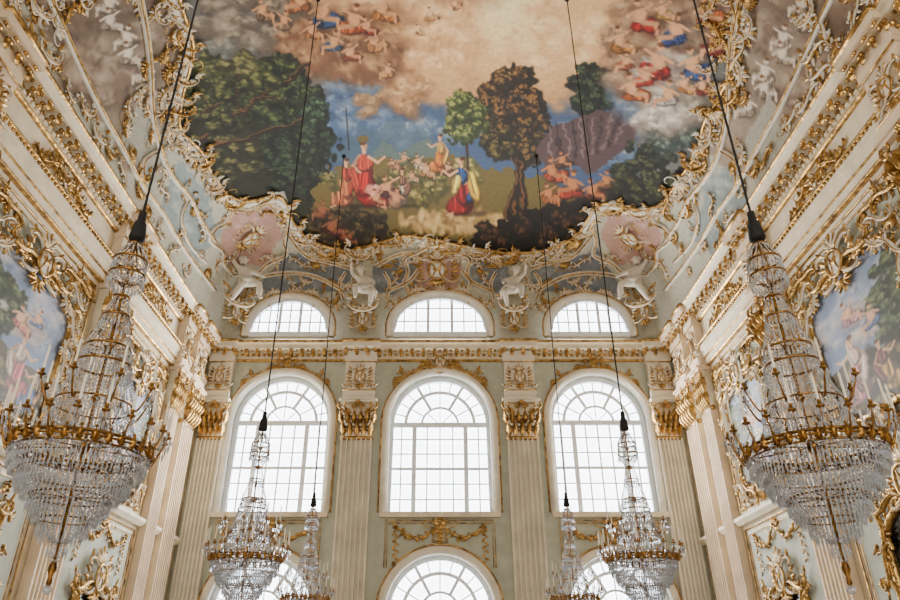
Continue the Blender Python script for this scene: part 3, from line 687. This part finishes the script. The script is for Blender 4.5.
def wall_painting(sg,yc,w,z0,z1,kind,lab):
    n=(-sg,0,0); c=SM[kind]; NXg,NZg=110,150; h=z1-z0
    U,V=np.meshgrid(np.linspace(-1,1,NXg),np.linspace(0,1,NZg))
    half=np.where(V>.75,.62+.38*np.sqrt(np.clip(1-((V-.75)/.25)**2,0,1)),1-.06*np.sin(V/.75*pi))
    Xg=U*half*w/2; Zg=z0+V*h; P=np.stack([Xg,Xg*0-.05,Zg],-1)
    col=sample(c,50+Xg/(w/2)*49,128-V*126)
    e=obj('wall_painting',None,label=lab,cat='painting',group='framed wall paintings'); e.matrix_world=frame_mat((sg*XW,yc,0),n,UP)
    obj('canvas',grid_obj('canvas',P,np.clip(col,0,1),M_OILS),e,label='painted landscape with figures under blue sky')
    hv=lambda v:(.62+.38*math.sqrt(max(0,1-((v-.75)/.25)**2)) if v>.75 else 1-.06*sin(v/.75*pi))*w/2
    vv=list(np.linspace(0,1,30)); L=[(-hv(v),-.07,z0+v*h) for v in vv]+[(hv(v),-.07,z0+v*h) for v in vv[::-1]]
    obj('frame_moulding',MB().tube(L,.06,8,closed=True).mesh('fm',M_GOLD),e)
    sub(e,'frame_crest','cart',0,z1+.12,0,.85,1.3,look='mix'); sub(e,'frame_shell','shell',0,z0-.1,pi,.7)
    for sx in (-1,1):
        for k,x,z,a,s in (('sscroll',.2,z1+.05,.4,.7),('cscroll',.38,z1-.08,.8,.6),('sscroll',.5,z1-.45,1.2,.65),('cscroll',.52,z1-.95,1.5,.55),('sscroll',.52,z0+h*.5,1.57,.5),('cscroll',.5,z0+h*.33,1.57,.5),('sscroll',.5,z0+h*.17,1.5,.55),('cscroll',.48,z0+.02,2.3,.6),('sscroll',.25,z0-.06,pi-.2,.6),('shell',.53,z1-.1,.6,.45),('sscroll',.46,z1+.16,.9,.55)):
            sub(e,'frame_scroll',k,sx*w*x,z,sx*a,s,sx,look='mix' if k!='shell' and x>.3 else 'gold')
def mirror(sg,yc,w,z0,z1):
    n=(-sg,0,0)
    e=obj('wall_mirror',None,label='dark glass overdoor panel in carved gilded frame',cat='mirror',group='gilded wall mirrors'); e.matrix_world=frame_mat((sg*XW,yc,0),n,UP)
    L=arch(0,w,z0,z1,16,w*.3); obj('glass',MB().add([(a,-.04,b) for a,b in L],[tuple(range(len(L)))]).mesh('g',M_MIRROR,False),e,label='dark reflective glass')
    obj('frame_moulding',MB().tube([(a,-.06,b) for a,b in L],.07,8,closed=True).mesh('fm',M_GOLD),e)
    sub(e,'frame_crest','cart',0,z1+.2,0,.85,1.2,look='mix')
    for sx in (-1,1):
        for q,a,b,c_,s_ in (('sscroll',.33,0,.6,.7),('cscroll',.5,-.4,1.4,.6),('sscroll',.52,-.9,1.57,.6),('cscroll',.52,-1.4,1.57,.6),('sscroll',.52,-1.9,1.57,.6)): sub(e,'frame_scroll',q,sx*w*a,z1+b,sx*c_,s_,sx)
def wall_panel(sg,y0,y1,z0,z1,orns):
    n=(-sg,0,0); a=(y1-y0)/2; c=(y0+y1)/2
    e=obj('wall_panel',None,label='gilded rectangular panel moulding with leafy corner scrolls',cat='wall panel',group='gilded side wall panels'); e.matrix_world=frame_mat((sg*XW,c,0),n,UP)
    for q,rr in ((0,.024),(.14,.015)):
        obj('panel_moulding',MB().tube([(-a+q,-.03,z0+q),(-a+q,-.03,z1-q),(a-q,-.03,z1-q),(a-q,-.03,z0+q)],rr,5,closed=True).mesh('pm',M_GOLD),e)
    obj('panel_field',MB().box(-a+.16,a-.16,-.012,0,z0+.16,z1-.16).mesh('pf',M_PALE,False),e,label='pale sage panel field')
    if orns:
        for sx in (-1,1):
            for k,x,z,an,s in (('sscroll',.4,z1-.3,.5,.6),('cscroll',.25,z1-.9,1.57,.5),('cscroll',.4,z0+.2,pi,.5),('sscroll',.22,z0+1.6,1.57,.5),('sscroll',.25,z0+.7,1.5,.5),('shell',.2,z1-.2,.7,.5),('sscroll',.9,z1-.25,.2,.55),('cscroll',.22,z0+2.3,1.57,.45)):
                sub(e,'corner_scroll',k,sx*(a-x),z,sx*an,s,sx,-.02,'mix' if k=='cscroll' else 'gold')
    else: sub(e,'garland','fest',0,z1-.3,0,.8,1.2,-.03)
BY2=15.5; BY1=10.6
for sg in (-1,1):
    k=0 if sg<0 else 1
    la='arched pastoral painting in gilded rococo frame beside large chandelier'
    lb='arched pastoral painting in gilded rococo frame near room corner'
    wall_painting(sg,BY1,2.9,3.9,6.5,k,la); wall_painting(sg,BY2,2.2,3.9,6.4,1-k,lb); wall_painting(sg,5.0,2.9,3.9,6.5,1-k,la)
    mirror(sg,BY1,2.2,-.8,2.5); mirror(sg,BY2,1.6,-.8,1.7)
    for y0,y1 in ((8.6,12.6),(13.95,17.05)):
        wall_panel(sg,y0,y1,3.6,7.3,True); wall_panel(sg,y0,y1,-.9,3.15,False)
    n=(-sg,0,0)
    for y in (BY2,BY1,5):
        e=obj('frieze_ornament',None,label='gilded leaf sprays flanking a cartouche on cream frieze',cat='ornament',group='gilded frieze reliefs'); e.matrix_world=frame_mat((sg*(XW-.02),y,8.48),n,UP)
        sub(e,'leaf_spray','sprig',0,0,0,.8,1.35,-.0); sub(e,'cartouche','cart',0,0,0,.42,1.4,-.0,'mix')

# ---------------------------------------------------------------- cove: fresco frame and stucco
def mirp(L): return [(880-x,y) for x,y in L]
inner=[p for p in BORD if p[1]>-130]
def vpath(L,n=6,off=.04):
    P=[]
    for a,b in zip(L[:-1],L[1:]):
        for t in np.linspace(0,1,n)[:-1]: P.append(hit(a[0]+(b[0]-a[0])*t,a[1]+(b[1]-a[1])*t))
    P.append(hit(*L[-1]))
    P=[p+vnormal(p)*off for p in P]
    for _ in range(3): P=[P[0]]+[(P[i-1]+P[i]*2+P[i+1])/4 for i in range(1,len(P)-1)]+[P[-1]]
    return P
P=vpath(inner)
fr=trim_obj(MB().tube(P,.055,7,ref=(0,0,1)).mesh('fresco_frame',M_GOLD),'gilded undulating moulding framing the ceiling fresco with scrolls')
P2=[p+(p-Vector((0,9,13))).normalized()*.15 for p in P]
obj('outer_moulding',MB().tube(P2,.1,7,ref=(0,0,1)).mesh('om',M_WHITE),fr,label='cream outer moulding')
acc=0; k=0; CEN=Vector((0,9,13))
for i in range(1,len(P)):
    acc+=(P[i]-P[i-1]).length
    if acc>.42:
        acc=0; k+=1; p=P[i]; n=vnormal(p); out=(p-CEN); out-=n*out.dot(n); out.normalize(); t=(P[i]-P[i-1]).normalized()
        kind=('cscroll','sscroll','cscroll','shell','cscroll')[k%5]
        o=out if k%3 else (out+t*.7)
        orn(kind,p+n*.03+out*.16,n,-o if kind=='cscroll' else o,random.uniform(.6,.85),random.choice((-1,1)),fr,('mix','white','mix','gold')[k%4])
cvL=trim_obj(None,'parcel-gilt rocaille stucco covering the left cove'); cvR=trim_obj(None,'parcel-gilt rocaille stucco covering the right cove'); cvB=trim_obj(None,'parcel-gilt rocaille stucco above lunette windows')
def cove(k,px,py,s,rot=0,sx=1,look='mix',par=None):
    p=hit(px,py); n=vnormal(p); u_=Vector((0,0,1))-n*n.z
    if u_.length<.1: u_=-(p-CEN)
    u_.normalize(); r=(-n).cross(u_); d=u_*cos(rot)+r*sin(rot)
    return orn(k,p+n*.03,n,d,s,sx,par,look)
def rib(L,par,r=.07,closed=False):
    if closed: L=L+[L[0]]
    Q=vpath(L,5,.03)
    obj('curved_moulding',MB().tube(Q,r,6,ref=(0,0,1)).mesh('rib',M_WHITE),par,label='cream curved moulding')
    Q2=[p+vnormal(p)*(r*.95) for p in Q]
    obj('gilded_fillet',MB().tube(Q2,r*.36,5,ref=(0,0,1)).mesh('ribg',M_GOLD),par,label='thin gilded fillet')
for s_ in (0,1):
    mm=mirp if s_ else (lambda L:L); pr=cvR if s_ else cvL
    rib(mm([(232,274),(220,262),(224,250),(206,240),(214,226),(228,222),(230,206),(250,212),(268,198),(276,212),(292,222),(282,240),(290,256),(268,262),(256,276)]),cvB,.08,True)
    rib(mm([(287,232),(306,258),(330,262),(350,268)]),cvB,.08); rib(mm([(376,266),(396,254),(414,252)]),cvB,.08)
    rib(mm([(226,300),(240,284),(262,276),(290,272),(318,276),(344,292)]),cvB,.08); rib(mm([(387,292),(410,282),(418,270)]),cvB,.08)
    rib(mm([(344,300),(338,284),(346,272)]),cvB,.07);rib(mm([(386,300),(391,284),(384,272)]),cvB,.07)
    rib(mm([(214,240),(200,222),(190,196),(170,176),(158,150),(150,110),(150,70),(146,30),(136,-20)]),pr,.08)
    rib(mm([(214,290),(196,268),(176,240),(160,210),(140,186),(122,150),(100,112),(80,70),(58,20),(38,-20)]),pr,.07)
    rib(mm([(190,196),(178,216),(186,244),(205,262)]),pr,.05); rib(mm([(158,150),(140,160),(142,186)]),pr,.05)
rib([(414,298),(402,284),(410,272),(402,258),(418,252),(437,241),(457,252),(473,258),(465,272),(473,284),(461,298)],cvB,.08)
RND=random.Random(4)
for sx in (0,1):
    X=(lambda v:880-v) if sx else (lambda v:v); g=-1 if sx else 1; pr=cvR if sx else cvL
    cove('cart',X(250),238,.9,0,1.2,'mix',cvB)
    for j,(px,py,s,r,kk) in enumerate([(228,218,.6,.8,'cscroll'),(274,212,.6,-.5,'sscroll'),(225,260,.65,2.6,'sscroll'),(272,262,.65,-2.4,'cscroll'),(292,282,.6,1.2,'sscroll'),(316,266,.55,0,'shell'),
        (335,262,.65,.2,'sscroll'),(348,284,.55,0,'cscroll'),(365,254,.6,0,'shell'),(385,262,.6,.6,'cscroll'),(392,284,.6,-.6,'sscroll'),(408,262,.55,0,'sscroll'),(312,252,.65,0,'cscroll'),(330,285,.55,3,'cscroll'),(250,284,.55,.3,'cscroll'),(402,300,.5,.3,'sscroll'),(346,306,.5,.3,'sscroll'),(236,296,.5,.3,'sscroll'),(300,262,.5,.9,'sscroll'),(250,208,.5,.1,'shell'),(306,280,.45,.4,'cscroll'),(400,272,.45,-.4,'shell'),(352,262,.45,.4,'cscroll'),(378,262,.45,-.4,'cscroll'),(420,300,.45,0,'shell'),(334,300,.45,-.5,'cscroll')]):
        cove(kk,X(px),py,s,r*g,g,('mix','gold','white','mix')[j%4],cvB)
    y=272
    while y>-30:
        xc=440-.648*(680-y)+8; xb=168 if y<140 else 170+(y-140)*.45; x=xc+RND.uniform(0,8)
        while x<xb+6:
            inhole=((x-106)/36)**2+((y-40)/66)**2<1
            tex=.5 if xc+14<x<xb-14 else 1
            if not inhole and RND.random()<.55+.45*tex:
                kk=RND.choice(('cscroll','sscroll','shell','cscroll')); cove(kk,X(x),y+RND.uniform(-6,6),RND.uniform(.44,.66),RND.uniform(-.6,1.2)*g,RND.choice((-1,1)),RND.choice(('mix','mix','gold','white')),pr)
            x+=RND.uniform(19,27)
        y-=20
cove('cart',437,270,.95,0,1.4,'mix',cvB); cove('shell',437,246,.85,0,1.3,'mix',cvB); cove('cscroll',418,292,.6,.3,1,'gold',cvB); cove('cscroll',457,292,.6,-.3,-1,'gold',cvB); cove('sscroll',415,256,.6,.5,1,'mix',cvB); cove('sscroll',461,256,.6,-.5,-1,'mix',cvB)

# ---------------------------------------------------------------- putti
def skin_mesh(J,E,root=0,lv=3):
    me=bpy.data.meshes.new('sk'); bm=bmesh.new(); L=bm.verts.layers.skin.verify(); vs=[]
    for i,(p,r) in enumerate(J):
        v=bm.verts.new(p); v[L].radius=(r,r) if not hasattr(r,'__len__') else r; v[L].use_root=(i==root); vs.append(v)
    for a,b in E: bm.edges.new((vs[a],vs[b]))
    bm.to_mesh(me); bm.free(); o=bpy.data.objects.new('tmp',me); COL.objects.link(o)
    o.modifiers.new('s','SKIN'); q=o.modifiers.new('ss','SUBSURF'); q.levels=lv; q.render_levels=lv
    dg=bpy.context.evaluated_depsgraph_get(); out=bpy.data.meshes.new_from_object(o.evaluated_get(dg)); bpy.data.objects.remove(o)
    out.materials.clear(); out.materials.append(M_WHITE); out.polygons.foreach_set('use_smooth',[True]*len(out.polygons)); return out
def putto(pose):
    # chubby child figure; weight on one hip, head inclined, one arm lifted
    J=[((.02,0,.42),(.15,.13)),((.0,-.04,.54),(.14,.13)),((-.04,-.01,.7),(.13,.1)),((-.06,0,.79),.05),((-.08,-.02,.85),(.06,.06)),((-.1,-.04,.95),(.12,.13)),((-.11,-.04,1.04),(.08,.09)),
       ((-.17,0,.74),.062),((-.31,-.05,.85),.05),((-.33,-.12,1.02),.038),((-.31,-.15,1.1),.036)]
    J+=[((.1,0,.7),.062),((.24,-.06,.62),.05),((.26,-.18,.5),.038),((.24,-.22,.46),.036)] if pose==0 else [((.1,0,.7),.062),((.26,-.02,.66),.05),((.38,-.08,.58),.038),((.42,-.1,.56),.036)]
    if pose==0: J+=[((-.08,-.04,.38),.1),((-.17,-.27,.38),.085),((-.15,-.3,.14),.058),((-.15,-.3,.04),.04),((-.16,-.4,-.0),.034),
         ((.11,-.03,.36),.1),((.24,-.2,.24),.085),((.2,-.16,.0),.058),((.19,-.15,-.1),.04),((.2,-.24,-.14),.034)]
    else: J+=[((-.06,-.04,.36),.1),((-.06,-.22,.18),.085),((-.16,-.14,-.04),.058),((-.2,-.12,-.14),.04),((-.24,-.2,-.18),.034),
         ((.12,-.03,.38),.1),((.32,-.18,.34),.085),((.36,-.16,.1),.058),((.37,-.15,.0),.04),((.42,-.22,-.04),.034)]
    E=[(0,1),(1,2),(2,3),(3,4),(4,5),(5,6),(2,7),(7,8),(8,9),(9,10),(2,11),(11,12),(12,13),(13,14),(0,15),(15,16),(16,17),(17,18),(18,19),(0,20),(20,21),(21,22),(22,23),(23,24)]
    body=skin_mesh(J,E); hp=Vector(J[5][0])
    hair=MB(); 
    for k in range(30):
        a=random.uniform(0,2*pi); e=random.uniform(-.1,1.4); d=Vector((cos(a)*cos(e),abs(sin(a))*cos(e)*.9+.1,sin(e)))
        hair.ball(hp+Vector((0,.02,.03))+d*.11,.034,6,4)
    nose=MB().ball(hp+Vector((0,-.12,0)),.018,6,4); nose.ball(hp+Vector((-.04,-.11,.025)),.013,6,4); nose.ball(hp+Vector((.04,-.11,.025)),.013,6,4); nose.ball(hp+Vector((0,-.11,-.045)),.018,6,4)
    drape=MB(); b=Vector(J[0][0]); pts=[b+Vector((-.22+.44*t,-.12-.05*sin(t*pi),.03*sin(t*9))) for t in np.linspace(0,1,12)]; drape.tube(pts,[.02+.03*sin(pi*t) for t in np.linspace(0,1,12)],7,ref=(0,0,1)); drape.tube([b+Vector((.2,-.1,0)),b+Vector((.3,-.06,-.12)),b+Vector((.28,-.05,-.3))],[.04,.04,.012],6)
    return body,hair.mesh('hair',M_WHITE),nose.mesh('face',M_WHITE),drape.mesh('drape',M_WHITE)
PU=[putto(0),putto(1)]
def place_putto(pose,loc,n,s,sx,lab):
    e=obj('putto_statue',None,label=lab,cat='statue',group='white stucco cherubs'); e.matrix_world=frame_mat(loc,n,UP,s*sx,s,s)
    b,h,f,d=PU[pose]; obj('body',b,e); obj('hair',h,e); obj('facial_features',f,e); obj('drapery',d,e)
for x,sx in ((-2.45,1),(2.35,-1)):
    place_putto(0,(x,19.2,10.45),NB,1.3,sx,'white stucco cherub seated with raised arm between lunette windows')
    orn('cart',(x,19.5,10.05),NB,UP,.7,1.1,cvB,'mix'); orn('cscroll',(x,19.35,10.45),NB,UP,.9,1,cvB,'mix')
for sg in (-1,1):
    place_putto(1,(sg*6.2,18.85,10.5),(-sg*.35,-.9,0),1.4,-sg,'white stucco cherub perched on scroll in cove corner with arm raised'); orn('cscroll',(sg*6.35,19.05,10.5),(-sg*.6,-.8,0),UP,1.0,1,cvB,'mix'); orn('cart',(sg*6.4,19.1,10.1),(-sg*.6,-.8,0),UP,.7,1,cvB,'mix')

# ---------------------------------------------------------------- chandeliers (local z: 0 = eye level)
RO=.45
def rings():
    m=MB()
    def ring(r,z,t,n=36): m.tube([(r*cos(a),r*sin(a),z) for a in np.linspace(0,2*pi,n+1)[:-1]],t,6,True,ref=(0,0,1))
    ring(.06,3.2,.008); ring(.13,3.04,.01); ring(.14,2.9,.009); ring(.06,2.7,.009); ring(.1,2.52,.008); ring(.17,2.24,.009); ring(.2,2.1,.009); ring(.28,1.78,.007)
    ring(RO,1.47,.012,48); ring(RO-.005,1.4,.009,48); ring(RO+.02,1.435,.008,48); ring(.37,1.27,.008); ring(.26,1.11,.007); ring(.16,.96,.006)
    for k in range(32):
        a=2*pi*k/32; m.ball(((RO+.015)*cos(a),(RO+.015)*sin(a),1.5),.013,5,3)
        lf=MB().leaf((0,0),pi/2,.09,.045,0,2,.4); m.merge(lf,Matrix.Rotation(a-pi/2,4,'Z')@Matrix.Translation((0,RO+.012,1.4))@Matrix.Rotation(pi,4,'Z'))
    m.lathe([(.012,3.3),(.012,.7),(.025,.68),(.03,.64),(.012,.6),(.02,.56),(.001,.52)],10)
    for z,r in ((2.7,.035),(2.24,.045),(1.84,.035),(1.47,.05),(2.98,.03)): m.ball((0,0,z),r,10,6)
    for k in range(8):
        a=2*pi*k/8
        for (r0,z0,r1,z1) in ((.03,3.2,.13,3.04),(.03,2.24,.17,2.24),(.03,1.47,RO,1.47),(.02,2.8,.14,2.9),(.03,1.11,.26,1.11)):
            m.tube([(r0*cos(a),r0*sin(a),z0),(r1*cos(a),r1*sin(a),z1)],.006,5,ref=(0,0,1))
    return m
def arm_mesh(R0,R1,zb):
    m=MB(); pts=[(R0+(R1-R0)*t-.01*sin(t*pi),0,zb-.08*sin(t*pi*1.1)+.1*t) for t in np.linspace(0,1,12)]; m.tube(pts,[.011-.004*t for t in np.linspace(0,1,12)],6)
    x,z=pts[-1][0],pts[-1][2]; m.lathe([(.005,0),(.028,.01),(.033,.018),(.012,.022),(.014,.05),(.012,.06)],10,(x,0,z)); return m,x,z
def strands():
    m=MB()
    def fringe(r,z,n,L,w):
        for k in range(n):
            a=2*pi*(k+.5*(int(z*50)%2))/n; c,s=cos(a)*r,sin(a)*r
            m.octa((c,s,z-.015),w*.8,.01); m.octa((c,s,z-.035-L*.5),w,L*.5)
    def swag(r0,z0,r1,z1,n,nb,sag=.0,w=.008,ex=1,ph=0):
        for k in range(n):
            a=2*pi*(k+ph)/n
            for i in range(nb):
                t=(i+.5)/nb; r=r0+(r1-r0)*t**ex; z=z0+(z1-z0)*t-sag*sin(pi*t); m.octa((r*cos(a),r*sin(a),z),w,w*1.25)
    def drape(r,z,n,nb,sag,w=.008):
        for k in range(n):
            for i in range(nb):
                t=(i+.5)/nb; b=2*pi*(k+t)/n; m.octa((r*cos(b),r*sin(b),z-sag*sin(pi*t)),w,w*1.2)
    swag(.06,3.2,.13,3.06,16,7); fringe(.13,3.04,28,.08,.009); swag(.13,3.02,.14,2.92,18,5); fringe(.14,2.9,30,.09,.009); swag(.14,2.88,.06,2.72,18,8); swag(.06,2.68,.1,2.54,14,7); fringe(.1,2.52,22,.08,.009)
    swag(.1,2.5,.17,2.26,20,12,.02); fringe(.17,2.24,34,.09,.009); fringe(.2,2.1,40,.1,.009); drape(.2,2.11,12,9,.06); swag(.17,2.22,.2,2.12,22,5)
    swag(.2,2.06,.28,1.8,26,12,.03,.008); fringe(.28,1.78,46,.09,.009); drape(.28,1.78,14,10,.08); swag(.28,1.76,RO-.03,1.51,36,16,.08,.008,1.5)
    swag(.08,2.24,.12,1.53,12,24,0,.008); fringe(.19,1.94,22,.08,.009); fringe(.26,1.6,30,.08,.009)
    drape(RO+.01,1.43,24,10,.07); fringe(RO,1.4,96,.09,.0085); fringe(RO-.03,1.34,88,.09,.008)
    for r,z,L in ((.37,1.27,.09),(.35,1.23,.09),(.31,1.18,.08),(.26,1.11,.09),(.23,1.07,.09),(.2,1.02,.08),(.16,.96,.09),(.13,.92,.09),(.06,.83,.09)):
        fringe(r,z,max(12,int(r*200)),L,.0085)
    swag(RO-.01,1.39,.37,1.28,60,7); swag(.37,1.26,.26,1.12,46,9,.01); swag(.26,1.1,.16,.97,32,8,.01); swag(.16,.95,.04,.81,20,8,.01); drape(.37,1.27,18,9,.05); drape(.26,1.11,14,8,.05)
    swag(.05,.81,.015,.66,8,6)
    m.ball((0,0,.52),.03,8,5)
    return m
def armcr(x,z):
    m=MB()
    for k in range(7):
        a=2*pi*k/7; m.octa((x+.034*cos(a),.034*sin(a),z-.025),.007,.03)
    m.octa((x,0,z-.09),.009,.04)
    for i in range(7):
        t=(i+.5)/7; m.octa((x-(x-RO)*t,0,z-.03-.05*sin(pi*t)),.007,.009)
    return m
RM=rings().mesh('rings',M_BRASS); SM_=strands().mesh('strands',M_CRYST,False)
am,ax,az=arm_mesh(RO,.55,1.45); AM=am.mesh('arm',M_BRASS); AC=armcr(ax,az).mesh('armcr',M_CRYST,False)
def can(x,z): return MB().lathe([(.0085,0),(.0085,.18),(.004,.19),(.0012,.205)],8,(x,0,z+.05)).mesh('candle',M_CANDLE)
CAN=can(ax,az)
bm_,bx,bz=arm_mesh(.28,.4,1.78); AM2=bm_.mesh('arm',M_BRASS); CAN2=can(bx,bz); AC2=armcr(bx,bz).mesh('armcr',M_CRYST,False)
CAPM=MB().lathe([(.001,3.56),(.03,3.54),(.036,3.44),(.05,3.42),(.068,3.27),(.055,3.25),(.001,3.25)],14).mesh('capm',M_BLACK)
def chandelier(x,y,lab):
    e=obj('chandelier',None,label=lab,cat='chandelier',group='crystal chandeliers of the hall',loc=(x,y,0))
    obj('gilt_frame',RM,e,label='gilt bronze rings and central stem'); obj('crystal_strands',SM_,e,kind='stuff',label='cut crystal bead chains and pendants'); obj('cord_cap',CAPM,e,label='black velvet cap')
    zc=float(vz(x,y)); obj('suspension_cord',MB().lathe([(.012,3.5),(.012,zc-.05)],6).mesh('cord',M_CORD),e)
    obj('ceiling_rose',MB().lathe([(.001,zc-.1),(.03,zc-.08),(.05,zc-.04),(.06,zc+.0)],14).mesh('rose',M_CORD),e)
    for N,A_,C_,K_ in ((20,AM,CAN,AC),(8,AM2,CAN2,AC2)):
        for k in range(N):
            for nm,me in (('arm',A_),('candle',C_),('arm_pendants',K_)):
                o=obj(nm,me,e); o.rotation_euler=(0,0,2*pi*k/N)
                if nm=='arm_pendants': o['kind']='stuff'
for sg in (-1,1):
    chandelier(-2.56 if sg<0 else 2.68,4.85,'large crystal chandelier with gilt rings and ring of candles'); chandelier(-2.63 if sg<0 else 2.74,9.9,'crystal chandelier with candles hanging before arched windows'); chandelier(sg*2.7,15.0,'crystal chandelier hanging close to the windowed wall')

# ---------------------------------------------------------------- lift everything to floor = 0
for o in list(COL.objects):
    if o.parent is None: o.location.z+=EYE
# ---------------------------------------------------------------- light
w=bpy.data.worlds.new('world'); scene.world=w; w.use_nodes=True
w.node_tree.nodes['Background'].inputs[0].default_value=(.75,.85,1,1); w.node_tree.nodes['Background'].inputs[1].default_value=1.0
def area(loc,rot,sx,sy,e,col):
    l=bpy.data.lights.new('daylight','AREA'); l.shape='RECTANGLE'; l.size=sx; l.size_y=sy; l.energy=e; l.color=col
    o=bpy.data.objects.new('daylight',l); COL.objects.link(o); o.location=loc; o.rotation_euler=rot; return o
for cx,_ in WX: area((cx,YB-.1,7.8),(-pi/2,0,0),2.6,3.8,600,(1,.98,.94))
for cx in (-4.7,0,4.7): area((cx,YR+.3,7.5),(pi/2+.35,0,0),3.2,4.4,360,(1,.91,.78))
cd=bpy.data.cameras.new('camera'); cam=bpy.data.objects.new('camera',cd); COL.objects.link(cam)
cam.location=(0,0,EYE); cam.rotation_euler=(pi/2+TH,0,0); cd.sensor_width=36; cd.lens=FP/900*36; cd.shift_x=10/900; cd.clip_start=.05
scene.camera=cam
